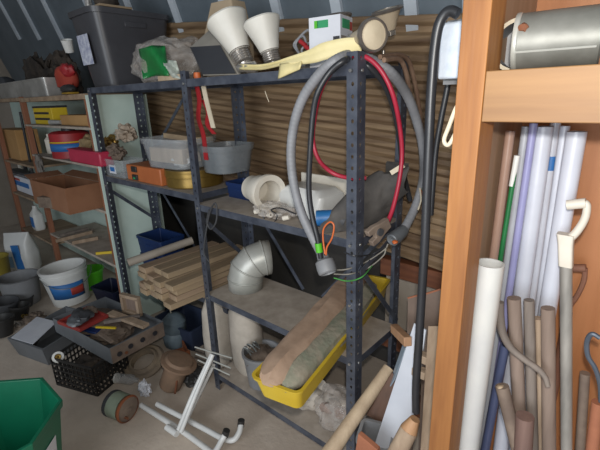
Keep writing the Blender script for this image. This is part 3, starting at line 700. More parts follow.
c = A(333, 415, z=BZ); t = thing('clear_bag', (c.x, .14, BZ), 'clear plastic bag of brown scraps on the bottom shelf by the front corner post', 'bag')
c = V((.83, .13, BZ)); build(M().blob(c+V((0, 0, .10)), (.13, .10, .11), .25, 2.2, 9, 4, flat=.098), 'bag_film', BAGC, t)
for i in range(6):
    q = c+V((-.06+.028*i, -.03+.03*(i % 3), .10+.02*(i % 2))); build(M().blob(q, (.035, .03, .025), .4, 3, i, 2), 'scrap', (RUST, EARTH, OFFW)[i % 3], t)
t = tag(build(M().blob((.62, .16, BZ+.07), (.12, .1, .075), .3, 2.4, 15, 4, flat=.068), 'grey_bundle', SACKW), 'dim grey white bundle on the bottom shelf under the yellow trough', 'bundle')
# ---------------------------------------------------------------- left bay lower: sack, timber, crates
def sack(c, prof, label, seed):
    rings = []
    for z, rx_, ry_ in prof:
        ring = []
        for j in range(24):
            a = 2*math.pi*j/24; q = V((math.cos(a)*rx_, math.sin(a)*ry_, z)); q += V((math.cos(a), math.sin(a), 0))*.022*mnoise.noise(q*11+V((seed, 0, 0))); q.z = max(0, q.z); ring.append(c+q)
        rings.append(ring)
    tag(build(M().loft(rings), 'white_sack', SACKW), label, 'sack')
sack(V((-.125, .155, .002)), ((0, .09, .08), (.03, .105, .09), (.25, .11, .095), (.42, .10, .085), (.50, .07, .06), (.53, .03, .03), (.56, .03, .025), (.60, .055, .03)), 'dusty white sack with a tied top on the floor beside the middle post', 3)
sack(V((.125, .17, BZ)), ((0, .09, .08), (.03, .105, .09), (.2, .10, .09), (.36, .10, .085), (.43, .09, .05), (.45, .085, .02)), 'dusty white sack with a flat top on the bottom shelf by the middle post', 8)
# stack of boards
lz = .60; k = 0
dirb = V((.03, 1, .0)).normalized()
specs = [(-.17+.09*k-.0*lay, .085, .032, lay) for lay in range(5) for k in range(4 if lay < 4 else 3)]
names = ('lowest layer', 'second layer', 'middle layer', 'layer below top', 'top layer')
cols = ('outermost', 'second from outside', 'third from outside', 'innermost')
cnt = {}
for i, (x, w_, th, lay) in enumerate(specs):
    n = cnt.get(lay, 0); cnt[lay] = n+1
    y0 = -.17-.07*random.random()+.01*lay; L_ = .50+.08*random.random(); o = V((x-.165, y0, lz+.034*lay+.0165))
    T2 = axes(o+dirb*L_/2, (0, 0, 1), (dirb.y, -dirb.x, 0)); T2 = T2 @ Matrix.Rotation(math.radians(random.uniform(-1.2, 1.2)), 4, 'Z')
    tag(build(M().box((0, 0, 0), (w_-.006, L_, th), T2), 'timber_board', (LUMB, OLDWX, LUMB)[i % 3], bevel=.002), 'old timber board in the stack by the middle post, %s, %s' % (names[lay], cols[n]), 'board', 'timber boards stacked in the left bay')
t = thing('timber_bearer', (-.28, .2, .472), 'grey wooden bearer under the timber stack in the left bay', 'bearer')
build(M().box((-.22, .26, .471+.063), (.56, .07, .126)), 'bearer', OLDW, t)
build(M().box((-.30, .17, .471+.063), (.40, .06, .126)), 'bearer', OLDW, t)
c = A(139, 273, y=-.06)
tag(build(M().pipe(V((c.x, -.12, .700)), V((c.x+.13, .28, .760)), .026, .012, 24), 'cardboard_tube', BEIGE), 'grey cardboard tube end left of the timber stack', 'tube')
q = V((-.70, .235, .471)); crate('blue_crate', (-.83, .24, .471), .30, .20, .135, 0, 'lower dark blue crate of the pair in the left bay'); crate('blue_crate', (-.84, .24, .609), .30, .20, .135, 3, 'upper dark blue crate of the pair in the left bay')
# wire hook on the middle post
tag(build(M().tube([A(*p, y=-.012) for p in ((209, 262), (204, 252), (206, 232), (210, 212), (215, 203), (217, 210), (216, 222), (211, 229), (207, 222), (209, 210))], .0042, 8, 6), 'wire_hook', DGREY), 'dark wire hook hanging on the middle post', 'hook')
# ---------------------------------------------------------------- things on the wooden unit
def box_at(name, px0, py0, px1, py1, y, depth, z, material, label, cat, group=None, bevel=.004, h=None, rz=0):
    x0, x1, z0, z1 = pbox(px0, py0, px1, py1, y, 0); h = h or (z1-z0); c = V(((x0+x1)/2, y+depth/2, z+.0012))
    t = thing(name, c, label, cat, group); T = mx(c, rz=rz)
    build(M().box((0, 0, h/2), (x1-x0, depth, h), T), 'body', material, t, bevel=bevel); return t, T, x1-x0, h
t, T, w_, h = box_at('battery_pack', 34, 106, 52, 124, .05, .12, 1.513, YPR, 'yellow and black boxed battery pack on the upper shelf of the wooden unit', 'battery pack')
build(M().box((0, 0, h-.006), (w_+.004, .124, .016), T), 'black_top', DARK, t); 
for k in (.30, .62): build(M().box((-w_*.05, -.0615, h*k), (w_*.8, .002, h*.12), T), 'black_print', DARK, t)
t, T, w_, h = box_at('tan_parcel', 60, 112, 90, 124, .06, .14, 1.513, CARDL, 'tan flat cardboard parcel lying tilted on the upper shelf of the wooden unit', 'box', h=.075)
q = A(54, 119, y=.04); tag(build(M().cyl((q.x-.06, .03, 1.535), (q.x+.08, .06, 1.535), .020, .016, 16), 'grey_torch', SILV), 'short grey torch beside the yellow battery pack', 'torch')
q = A(53, 121, y=.03)
# red and blue canister, pink box, white bottle, tan cloth on the second shelf
z = 1.2565
x0, x1, z0, z1 = pbox(54, 140, 82, 163, .09, 0); c = V(((x0+x1)/2, .13, z)); r = (x1-x0)*.25
t = thing('red_canister', c, 'red canister with a blue band behind the pink box', 'canister')
build(M().lathe([(.001, 0), (r, 0), (r, .19), (r*.8, .205), (.001, .21)], c, n=36), 'body', RED, t)
build(M().lathe([(r*1.01, .055), (r*1.01, .115)], c, n=36), 'blue_band', BLUEP, t, solid=.002); build(M().lathe([(r*1.012, .12), (r*1.012, .13)], c, n=36), 'yellow_line', YPR, t, solid=.002)
build(M().lathe([(.001, .2), (.05, .2), (.05, .24), (.001, .245)], c, n=24), 'lid', DARK, t)
t, T, w_, h = box_at('pink_box', 70, 154, 100, 170, -.02, .10, z, PINK, 'bright pink plastic box at the front edge of the second shelf', 'box', bevel=.012, h=.10)
build(M().box((0, 0, h-.008), (w_+.008, .108, .012), T), 'lid', PINK, t, bevel=.003)
q = A(88, 150, y=.16); tag(build(M().blob((q.x-.02, .20, z+.09), (.12, .08, .088), .3, 2.4, 4, 4, flat=.086), 'tan_cloth', TANC), 'crumpled tan cloth behind the pink box', 'cloth')
q = A(50, 153, y=.10); c = V((q.x, .12, z)); tag(build(M().lathe([(.001, 0), (.04, 0), (.042, .12), (.02, .145), (.02, .17), (.001, .17)], c, n=24), 'white_bottle', OFFW), 'plain white bottle left of the red canister', 'bottle')
q = A(43, 162, y=-.01); tag(build(M().blob((q.x, -.04, q.z-.02), (.05, .025, .09), .4, 2.2, 7, 3), 'grey_rag', mat('grey_rag', '7e7872', '6a645e', rough=.9, scale=7, bump=.3)), 'grey rag hanging off the second shelf left of the red canister', 'rag')
# big open cardboard box at the corner of the third shelf
z = .9365
p0 = A(70, 215, z=z); pr_ = A(105, 207, z=z); pl = A(35, 203, z=z)
eR = (pr_-p0); eR = eR.normalized()*min(eR.length, .9); eL = (pl-p0); eL = eL.normalized()*min(eL.length, 1.0)
hh = .185
t = thing('cardboard_box', p0+(eR+eL)/2, 'large open brown cardboard box sticking out of the third shelf of the wooden unit', 'box')
B = [p0, p0+eR, p0+eR+eL, p0+eL]
def ins(P, k): c = sum(P, V())/4; return [c+(p-c)*k for p in P]
up = V((0, 0, hh)); Tp = [p+up for p in B]
build(M().loft([B, Tp, [p for p in ins(Tp, .985)], [p+V((0, 0, .005)) for p in ins(B, .985)]]), 'body', CARD, t, smooth=False)
n0 = (p0-(p0+eR+eL)).normalized()
for a, b, s in ((Tp[1], Tp[2], .10), (Tp[2], Tp[3], .12)):
    mid = (a+b)/2; out = (mid-sum(Tp, V())/4).normalized(); f = V((0, 0, .03))+out*s
    a2 = a+V((0, 0, .002)); b2 = b+V((0, 0, .002)); build(M().loft([[a2, b2, b2+f*.8, a2+f*.8], [p+V((0, 0, .004)) for p in (a2, b2, b2+f*.8, a2+f*.8)]]), 'flap', CARD, t, smooth=False)
cc = sum(B, V())/4; tag(build(M().box((0, 0, 0), (.16, .10, .02), mx(cc+V((0, 0, .10)), rz=20)), 'white_tray', PAPER), 'white tray lying inside the large cardboard box', 'tray')
tag(build(M().box((0, 0, 0), (.3, .25, .08), mx(cc+V((0, 0, .046)), rz=25)), 'packed_bundle', EARTH), 'brown bundle at the bottom of the large cardboard box', 'bundle')
q = A(101, 203, z=1.0)
# lower shelf: sticks
z = .5215
for i, (a, b, lab) in enumerate((((56, 241), (92, 232), 'flat grey stick nearest the edge of the low shelf'), ((62, 239), (94, 230), 'flat grey stick second on the low shelf'), ((72, 243), (98, 238), 'flat grey stick third on the low shelf, by the yellow bit'), ((60, 236), (88, 229), 'flat grey stick at the back of the low shelf'))):
    P, Q = A(*a, z=z+.012), A(*b, z=z+.012); tag(build(M().beam(P, Q, .03, .018), 'flat_stick', (OLDW, HORN)[i % 2]), lab, 'stick', 'flat sticks on the low shelf')
q = A(99, 256, z=z); tag(build(M().beam(q+V((-.05, 0, .01)), q+V((.05, .12, .01)), .02, .012), 'yellow_stick', YPR), 'small yellow stick on the low shelf near the steel rack', 'stick')
build(M().box((-1.45, .405, .72), (.62, .02, .36)), 'brown_backing', UPR, unit)
# the far bay
def far_box(name, rect, y, d, z, m_, lab, cat, **k): return box_at(name, *rect, y, d, z, m_, lab, cat, **k)
t, T, w_, h = far_box('brown_carton', (0, 132, 18, 160), .06, .2, 1.1415, CARDL, 'brown carton on the far left shelf behind the tray', 'box')
t, T, w_, h = far_box('white_carton', (14, 186, 35, 200), .05, .16, .8015, PAPER, 'white carton with red and blue print in the far left bay', 'carton')
build(M().box((0, -.081, h*.55), (w_*.6, .002, h*.3), T), 'blue_print', BLUEP, t); build(M().box((-w_*.2, -.081, h*.8), (w_*.3, .002, h*.14), T), 'red_print', REDPR, t)
t, T, w_, h = far_box('small_carton', (11, 176, 26, 186), .10, .1, .8015, DGREY, 'dark small carton beside the white carton in the far left bay', 'carton', h=.19)
for i, px in enumerate((14, 19, 24)):
    q = A(px, 175, y=.2); tag(build(M().cyl((q.x, .28, .8015), (q.x, .28, 1.02), .022, n=14), 'spray_can', (OFFW, DGREY, SILV)[i]), ('white spray can first from the left behind the white carton', 'dark spray can between two paler ones behind the white carton', 'silver spray can nearest the upright behind the white carton')[i], 'can', 'spray cans in the far left bay')
q = A(36, 232, y=.06); c = V((q.x, .10, .4015))
t = thing('blue_label_bottle', c, 'white plastic bottle with a blue label on the lowest shelf of the far left bay', 'bottle')
build(M().loft([[c+V((x, y, zz)) for x, y in rrect(a, b, .03)] for a, b, zz in ((.13, .09, 0), (.15, .10, .02), (.14, .10, .17), (.07, .06, .215), (.05, .05, .23))]), 'body', WHITEP, t)
build(M().box((.0, -.0515, .09), (.09, .003, .11), mx(c)), 'label', BLUEP, t); build(M().cyl(c+V((0, 0, .23)), c+V((0, 0, .26)), .022, n=14), 'cap', WHITEP, t)
c = A(28, 271, z=.002)
t = thing('white_blue_sack', c, 'white and blue printed sack standing on the floor by the far left bay', 'sack')
T = mx(c, rz=30, ry=-4)
def sack_r(w1, d1, z1): return [T @ (V((x, y, z1))+V((x, y, 0)).normalized()*.02*mnoise.noise(V((x*9, y*9, z1*7)))) for x, y in rrect(w1, d1, .06, 5)]
build(M().loft([sack_r(.26, .14, .0), sack_r(.31, .18, .05), sack_r(.32, .18, .2), sack_r(.30, .14, .32), sack_r(.30, .05, .40), sack_r(.31, .02, .43)]), 'sack', WHITEP, t)
for z0_, w0_ in ((.10, .06), (.19, .07)): pass
build(M().box((.03, -.094, .19), (.09, .006, .26), T), 'blue_print', BLUEP, t, bevel=.002); build(M().box((-.07, -.094, .14), (.06, .006, .12), T), 'pale_print', mat('pale_blue_print', '8fb0cc', '7ea2c0', rough=.6, scale=7), t, bevel=.002)
c = A(-2, 283, z=0); tag(build(M().lathe([(.001, 0), (.12, 0), (.14, .26), (.148, .27), (.135, .27), (.115, .01), (.001, .01)], (c.x, c.y, .002), n=32), 'yellow_bucket', mat('dull_yellow', '9a8a3a', '887a30', rough=.6, scale=6)), 'dull yellow bucket at the picture edge beside the white and blue sack', 'bucket')
for i, (a, b) in enumerate((((28, 118), (44, 186)), ((20, 112), (36, 190)), ((32, 130), (50, 200)))):
    P, Q = A(*a, y=.05+.03*i), A(*b, y=.06+.03*i); d = (P-Q).normalized(); Q = P-d*((P.z-.803)/d.z)
    tag(build(M().cyl(Q, P, .013, .011, 10), 'dark_rod', BLKH), ('dark long rod leaning on the shelf upright, middle one', 'dark long rod leaning left of the shelf upright', 'dark long rod leaning right of the shelf upright')[i], 'rod', 'dark rods leaning on the wooden unit')
# ---------------------------------------------------------------- floor, left
b = A(66, 303, z=0.002); c = V((b.x-.02, b.y+.06, .002)); 
t = thing('paint_pail', c, 'large white pail with a blue and red label on the floor before the wooden unit', 'pail')
ax = V((-.05, -.05, 1))
build(M().lathe([(.001, .002), (.145, .002), (.178, .27), (.186, .27), (.186, .285), (.178, .285), (.178, .305), (.187, .305), (.19, .33), (.174, .33), (.172, .27), (.14, .01), (.001, .01)], c, ax, 44), 'body', WHITEP, t)
u_, w_, z_ = ortho(ax); vd = (CAM-c); vd = V((vd.x, vd.y, 0)).normalized()
def arc(r0, r1, z0, z1, a0, a1, off, m_, nm):
    g = []; s = V((-vd.y, vd.x, 0))
    m = M(); rings = []
    for i in range(13):
        a = math.radians(a0+(a1-a0)*i/12); d = vd*math.cos(a)+s*math.sin(a)
        rings.append([c+ax.normalized()*z0+d*(r0+off), c+ax.normalized()*z1+d*(r1+off)])
    m.sheet(lambda i, j: rings[round(i*12)][round(j)], 12, 1); return build(m, nm, m_, t, solid=.002)
arc(.155, .172, .08, .22, -50, 45, .003, BLUEP, 'label'); arc(.160, .169, .11, .18, 5, 42, .006, REDPR, 'red_print')
build(M().tube([c+V((.0, 0, .29))+(vd*math.cos(a)+V((-vd.y, vd.x, 0))*math.sin(a))*.2+V((0, 0, -.10*math.cos(a))) for a in [math.radians(x) for x in range(-88, 89, 22)]], .003, 6, 4), 'wire_handle', GALVD, t)
c2 = A(33, 300, z=0); c2 = V((c2.x-.02, c2.y-.06, .002)); tag(build(M().lathe([(.001, 0), (.13, 0), (.155, .24), (.165, .25), (.15, .25), (.125, .01), (.001, .01)], c2, n=36), 'grey_bucket', GREYP), 'grey bucket half hidden behind the large white pail', 'bucket')
c = A(93, 287, z=0); c = V((c.x, min(c.y, .22), .002)); t = thing('lime_bucket', c, 'bright lime green bucket under the low shelf', 'bucket')
build(M().lathe([(.001, 0), (.085, 0), (.115, .17), (.123, .17), (.123, .185), (.11, .185), (.08, .006), (.001, .006)], c, n=36), 'body', LIME, t)
c = A(108, 300, z=0); t = thing('navy_box', (c.x, c.y+.06, .002), 'dark navy plastic box on the floor beside the lime green bucket', 'box')
build(M().tub((.26, .18), (.30, .21), .13, .005, mx((c.x+.02, c.y+.05, .002), rz=14), r=.02, lip=.008), 'body', mat('dark_navy', '161c34', '131830', rough=.45, scale=5), t)
# heap of pots at far left
for i, (px, py, r, m_, lab) in enumerate(((6, 318, .10, DGREY, 'dark plant pot in the heap at the left edge, biggest one'), (20, 318, .075, BLACKP, 'black plant pot in the heap beside the grey tray'), (3, 335, .09, BLACKP, 'black plant pot lying low at the left edge'), (27, 306, .06, DGREY, 'dark grey small pot at the back of the heap'))):
    c = A(px, py, z=0); c.z = .002; tag(build(M().lathe([(.001, 0), (r*.75, 0), (r, r*1.4), (r*1.06, r*1.4), (r*1.06, r*1.55), (r*.96, r*1.55), (r*.7, .01), (.001, .01)], c, (random.uniform(-.2, .2), random.uniform(-.2, .2), 1), 28), 'plant_pot', m_), lab, 'pot', 'dark pots in the heap')
for i, (px, py, lab) in enumerate(((19, 323, 'small shiny metal fitting in the pot heap, nearest'), (26, 315, 'small shiny metal fitting in the pot heap, rear one'), (13, 322, 'small shiny metal fitting in the pot heap, left one'))):
    c = A(px, py, z=.03); c.z = .012; tag(build(M().lathe([(.008, 0), (.022, 0), (.022, .02), (.014, .03), (.014, .05), (.008, .05), (.008, 0)], c, (.5, -.5, .4+.2*i), 16), 'metal_fitting', (CHROME, BRASS, GALV)[i]), lab, 'fitting', 'shiny fittings in the heap')
# grey tray with a sheet of paper
zt_ = .15; L_, F_, B_ = A(7, 338, z=zt_), A(42, 350, z=zt_), A(66, 306, z=zt_)
t = thing('grey_tray', (L_.x+.3, L_.y+.1, .002), 'grey plastic drawer with a white paper sheet lying over it', 'tray')
R_ = F_+(B_-L_); top = [L_, F_, R_, B_]; cc = sum(top, V())/4
bot = [cc+(p-cc)*.86 for p in top]; bot = [V((p.x, p.y, .002)) for p in bot]
inn = [cc+(p-cc)*.94 for p in top]; inb = [V((p.x, p.y, .01)) for p in [cc+(p-cc)*.82 for p in top]]
build(M().loft([bot, top, inn, inb]), 'body', mat('drawer_grey', '5d6063', '696c70', rough=.5, scale=5), t, smooth=False)
pp = [A(*p, z=zt_+.004) for p in ((11, 338), (33, 344.5), (57, 322), (37, 317))]
tag(build(M().loft([pp, [p+V((0, 0, .003)) for p in pp]]), 'paper_sheet', PAPER, smooth=False), 'white paper sheet lying over the grey plastic drawer', 'paper')
# milk crate
fx = V((.94, .35, 0)).normalized(); fy = V((-.35, .94, 0)).normalized(); mc = V((-.645, -.552, .002))+fy*.13
t = thing('milk_crate', mc, 'black plastic mesh crate on the floor under the steel drawer', 'crate')
T = axes(mc, (0, 0, 1), fx); m = M(); w_, d_, h_ = .33, .26, .195
for sx, sy, ln, ax_ in ((0, -1, w_, 0), (0, 1, w_, 0), (-1, 0, d_, 1), (1, 0, d_, 1)):
    ox, oy = sx*w_/2, sy*d_/2
    for k in range(11):
        u = -ln/2+ln*k/10; m.box((ox+(u if ax_ == 0 else 0), oy+(u if ax_ == 1 else 0), h_/2), (.007, .007, h_), T)
    for k in range(6):
        z_ = .004+(h_-.008)*k/5; hh = .008 if k not in (0, 5) else .016
        m.box((ox, oy, z_), (ln if ax_ == 0 else .008, ln if ax_ == 1 else .008, hh), T)
for k in range(9): m.box((0, -d_/2+d_*k/8, .004), (w_, .008, .006), T); m.box((-w_/2+w_*k/8, 0, .004), (.008, d_, .006), T)
build(m, 'crate_mesh', BLACKP, t, smooth=False)
tag(build(M().blob(mc+V((0, 0, .075)), (.13, .10, .07), .35, 2.6, 5, 4, flat=.066), 'dark_scrap', CLOTH), 'dark scrap filling the black mesh crate', 'scrap')
c = A(58, 357, z=.20); t = thing('lamp_socket', c, 'white lamp socket with a brass centre on the corner of the mesh crate', 'socket'); ax = (CAM-c).normalized()
build(M().lathe([(.001, -.02), (.03, -.02), (.034, 0), (.032, .008), (.02, .010), (.018, .0)], c, ax, 28), 'body', WHITEP, t); build(M().lathe([(.019, -.004), (.016, .006), (.006, .004), (.001, .012)], c, ax, 20), 'brass_centre', BRASS, t)
# steel drawer of tools
c0 = V((-.421, -.405, .205)); u_ = V((-.66, -.075, 0)); v_ = V((-.025, .365, 0)); top_h = .105
t = thing('steel_tool_box', c0+u_/2+v_/2, 'grey steel drawer full of tools resting on the black mesh crate', 'drawer')
q = [c0, c0+v_, c0+v_+u_, c0+u_]; cc = sum(q, V())/4; qt = [p+V((0, 0, top_h)) for p in q]; qi = [cc+V((0, 0, top_h))+(p-cc)*.985 for p in q]; qb = [cc+V((0, 0, .004))+(p-cc)*.985 for p in q]
build(M().loft([q, qt, qi, qb]), 'body', GREYM, t, smooth=False)
e = V((.0015, 0, 0)); rq = [c0+e+V((0, .004, .002)), c0+v_*.985+e+V((0, 0, .002)), c0+v_*.985+e+V((0, 0, top_h-.002)), c0+e+V((0, .004, top_h-.002))]
rp = build(M().loft([rq, [p+V((.003, 0, 0)) for p in rq]]), 'rusty_end', RUSTG, t, smooth=False)
for a in (.14, .34, .56, .80):
    p = c0+v_*a+V((.006, 0, top_h*(.42+.12*(a > .3)))); build(M().cyl(p, p+V((.003, 0, 0)), .016, n=18), 'hole', DARK, rp)
p = c0+v_*.25+V((.006, 0, .03)); build(M().cyl(p, p+V((.003, 0, 0)), .010, n=14), 'rust_spot', RUST, rp)
zb = .21
tag(build(M().blob(cc+V((-.05, 0, .05)), (.26, .14, .045), .3, 3, 9, 4, flat=.04), 'tool_bed', EARTH), 'brown clutter of small tools filling the steel drawer', 'clutter', kind='stuff')
rt = [A(*p, z=.335) for p in ((57, 321), (79.5, 329), (108, 314.5), (87, 306))]; rc = sum(rt, V())/4
t = thing('red_tray', V((rc.x, rc.y, .315)), 'flat red tray with grey pieces lying on top of the steel drawer', 'tray')
lo = [p-V((0, 0, .022)) for p in rt]; i1 = [rc+(p-rc)*.90 for p in rt]; i2 = [p-V((0, 0, .014)) for p in i1]
build(M().loft([lo, rt, i1, i2]), 'body', mat('tray_red', '9c3a34', '8a302c', rough=.55, scale=6), t, smooth=False)
for i, (px, py, s, m_, lab) in enumerate(((82, 316, .06, DGREY, 'dark grey casting on the red tray, rear one'), (75, 321, .045, GREYM, 'grey casting on the red tray, nearest one'), (90, 310, .04, RUSTG, 'rusty casting on the red tray, right one'))):
    c = A(px, py, z=.345); tag(build(M().blob((c.x, c.y, .325+s*.4), (s*1.4, s, s*.5), .45, 2.2, i*3+1, 3, flat=s*.38), 'metal_casting', m_), lab, 'casting', 'metal castings on the red tray')
for i, (a, b, w1, t1, m_, lab) in enumerate((((110, 313), (146, 326), .05, .02, OLDW, 'old wooden board lying across the steel drawer'), ((96, 327), (116, 328), .012, .01, YPR, 'yellow pencil lying in the steel drawer'), ((104, 322), (140, 316), .025, .02, HORN, 'grey batten lying at the back of the steel drawer'), ((100, 334), (112, 342), .02, .014, RUSTG, 'rusty bar in the near corner of the steel drawer'))):
    P, Q = A(*a, z=.325), A(*b, z=.325); tag(build(M().beam(P, Q, t1, w1), 'tool_bar', m_), lab, 'bar')
c = A(92, 332, z=.27); tag(build(M().box((0, 0, 0), (.12, .05, .04), mx(c, rz=20)), 'blue_pack', NAVY, bevel=.004), 'dark blue pack in the steel drawer below the red tray', 'pack')
c = A(132, 310, z=.33); t = thing('wooden_tray', c, 'small square wooden frame standing at the back of the steel drawer', 'frame'); T = mx((c.x, c.y, .30), rz=15)
fm_ = M(); fm_.box((0, 0, .012), (.16, .03, .022), T); fm_.box((0, 0, .13), (.16, .03, .022), T); fm_.box((-.07, 0, .07), (.022, .03, .11), T); fm_.box((.07, 0, .07), (.022, .03, .11), T); build(fm_, 'frame', OLDW, t)
build(M().box((0, .012, .07), (.12, .006, .10), T), 'back', HANDLE, t)
# dark boxes and crumpled bag left of the middle post
t = thing('dark_blue_tub', (-.74, .24, .002), 'dim blue grey plastic tub on the floor under the timber stack', 'tub')
build(M().tub((.34, .22), (.38, .26), .17, .005, mx((-.60, .22, .002), rz=6), r=.02, lip=.008), 'body', mat('tub_bluegrey', '2a3348', '303a50', rough=.5, scale=5), t)
c = A(178, 343, z=0); c = V((c.x, c.y-.02, .002)); t = thing('crumpled_drum', c, 'crumpled blue grey plastic drum left of the middle post', 'drum')
build(M().lathe([(.001, 0), (.07, 0), (.078, .03), (.082, .09), (.072, .11), (.083, .14), (.08, .2), (.05, .235), (.02, .25), (.001, .25)], c, (.05, .05, 1), 32, wob=lambda u, h: 1+.10*mnoise.noise(V((math.cos(u*6.28)*2, math.sin(u*6.28)*2, h*14)))), 'body', TEAL, t)
build(M().tube([c+V((0, 0, .245)), c+V((-.01, .0, .32)), c+V((.0, .03, .40)), c+V((.02, .05, .46))], .004, 6, 5), 'cord', CREAM, t)
# machine scrap
c = A(143, 368, z=.0); t = thing('brake_drum', (c.x, c.y, .002), 'old beige wheel rim lying under the steel drawer', 'wheel rim')
build(M().lathe([(.075, .0), (.125, .0), (.135, .02), (.12, .035), (.10, .035), (.085, .05), (.075, .05), (.075, 0)], (c.x, c.y+.02, .022), (.15, -.35, 1), 40), 'rim', mat('rim_beige', '8f7f6a', '74675a', rough=.8, scale=9, bump=.2), t)
c = A(166, 393, z=0); t = thing('rusty_motor', (c.x, c.y, .002), 'rusty flanged motor standing behind the white metal frame', 'motor')
build(M().lathe([(.001, 0), (.06, 0), (.066, .01), (.07, .15), (.075, .16), (.105, .165), (.108, .18), (.085, .185), (.075, .20), (.03, .205), (.001, .205)], (c.x, c.y+.03, .03), (.30, .34, 1), 36), 'body', mat('motor_brown', '8a6f5a', '74604f', rough=.75, scale=9, bump=.25), t)
build(M().tube([V((c.x+.07, c.y+.02, .02)), V((c.x+.085, c.y+.03, .09)), V((c.x+.08, c.y+.05, .16))], .006, 8, 5), 'pipe', RUST, t)
c = A(186, 357, z=.0); t = thing('rusty_bracket', (c.x, c.y, .002), 'orange rusty angle bracket beside the middle post', 'bracket')
T = mx((c.x-.02, c.y-.03, .002), rz=-20); bm_ = M(); bm_.box((0, 0, .006), (.2, .1, .010), T); bm_.box((.09, 0, .05), (.012, .1, .09), T); bm_.box((0, .045, .035), (.2, .01, .06), T); build(bm_, 'plate', mat('orange_rust', '8f5230', '6f4028', rough=.85, scale=12, bump=.3), t)
c = A(192, 385, z=0); tag(build(M().blob((c.x, c.y+.02, .052), (.09, .06, .05), .4, 2.4, 21, 4, flat=.05), 'black_casting', BLACKP), 'black lumpy casting on the floor by the foot of the middle post', 'casting')
c = A(120, 384, z=0); t = thing('clear_bottle', (c.x, c.y, .002), 'small clear plastic bottle lying behind the pale green motor', 'bottle')
build(M().lathe([(.001, 0), (.03, 0), (.032, .1), (.014, .125), (.014, .14), (.001, .14)], (c.x-.02, c.y+.0, .034), (.86, .5, 0), 24), 'body', CLEAR, t); build(M().cyl((c.x-.02, c.y, .034), (c.x-.03, c.y-.006, .034), .031, n=20), 'base_cap', WHITEP, t)
# pale green motor lying on its side
a = A(113, 404, z=.068); b = A(130, 411, z=.068); ax = V((b.x-a.x, b.y-a.y, 0)).normalized(); r = .070; o = V((a.x, a.y, r+.006))
t = thing('green_motor', (o.x, o.y, .002), 'pale green cylindrical motor with a rusty end lying on the floor', 'motor')
build(M().lathe([(.001, -.002), (r*.98, -.002), (r, .005), (r, .10)], o, ax, 36), 'body', MOTG, t)
build(M().lathe([(r*1.03, .106), (r*1.05, .109), (r*1.06, .118), (r*.95, .124)], o, ax, 36), 'rusty_rim', mat('orange_rust', '8f5230', '6f4028'), t)
build(M().lathe([(r*.97, .118), (r*.3, .126), (.012, .128), (.012, .135), (.001, .135)], o, ax, 36), 'end_plate', RUSTG, t)
build(M().cyl(o+ax*.115+V((.0, -.03, -.03)), o+ax*.15+V((0, -.03, -.03)), .007, n=10), 'stud', RUST, t)
build(M().lathe([(r*1.01, -.004), (r*1.02, .0), (r*1.02, .018), (r*1.0, .02)], o, ax, 36), 'dark_band', DGREY, t)
c = A(146, 396, z=0); tag(build(M().blob((c.x, c.y, .05), (.035, .03, .05), .5, 2.8, 31, 4, flat=.048), 'white_foil', PAPER), 'crumpled white foil beside the pale green motor', 'foil')
# white tubular frame
t = thing('metal_stand', A(190, 420, z=.002), 'white tubular metal frame with black end caps and thin cross rods lying on the floor', 'metal frame')
def ft(pts, r, nm='tube', m_=WHITEM): return build(M().tube(pts, r, 10, 6), nm, m_, t)
g = lambda px, py, z: A(px, py, z=z)
ft([g(141, 405, .03), g(160, 417, .03), g(185, 433, .03), g(207, 449, .03), g(215, 455, .03)], .0145)
ft([g(157, 404, .05), g(180, 416, .045), g(205, 429, .04), g(222, 438, .04), g(233, 440, .05), g(239, 433, .07), g(241, 425, .09)], .0145)
ft([g(212, 455, .05), g(217, 449, .06), g(222, 440, .08), g(225, 435, .10)], .0145)
for px, py, z, d in ((241, 424, .09, (0, .2, 1)), (225.5, 434, .10, (.2, .3, 1))):
    p = g(px, py, z); build(M().cyl(p-V(d).normalized()*.012, p+V(d).normalized()*.022, .0175, n=14), 'end_cap', BLACKP, t)
p = g(167, 427, .045); q = g(177, 434, .045); build(M().cyl(p, q, .017, n=14), 'socket_tube', WHITEM, t)
S0, S1 = g(175, 432, .06), A(212, 354, y=-.13)
for dx, k in ((0, 0), (.024, .0)):
    ft([S0+V((dx, .02, 0)), S0.lerp(S1, .5)+V((dx*.8, .0, .0)), S1+V((dx*.3, 0, 0))], .0115, 'spine')
ft([g(187, 420, .05), A(214, 364, y=-.115)], .010, 'spine')
for (a, b) in (((195, 347), (232, 358)), ((196, 354), (231, 368)), ((198, 360), (230, 375))):
    build(M().tube([A(*a, y=-.155), A(*b, y=-.115)], .0042, 8, 1), 'cross_rod', GALV, t)
# green octagonal bin
t = thing('green_bin', (-.055, -1.10, .002), 'large green octagonal plastic bin at the near left corner', 'bin')
T = mx((-.05, -1.08, .002)); m = M(); m.tub((.44, .44), (.585, .585), .48, .006, T, lip=.010, liph=.035, sides=8); build(m, 'body', GREEN, t, smooth=False, bevel=.003)
aa = math.radians(45); d = V((math.cos(aa), math.sin(aa), 0)); s_ = V((-d.y, d.x, 0)); ap = math.cos(math.pi/8)
def lab(z): return (.22+(.2925-.22)*z/.48)*ap+.003
lq = [V((-.05, -1.08, 0))+d*lab(z)+s_*k+V((0, 0, z)) for k, z in ((-.06, .15), (.05, .15), (.05, .36), (-.06, .36))]
build(M().loft([lq, [p+d*.0015 for p in lq]]), 'label', PAPER, t, smooth=False)

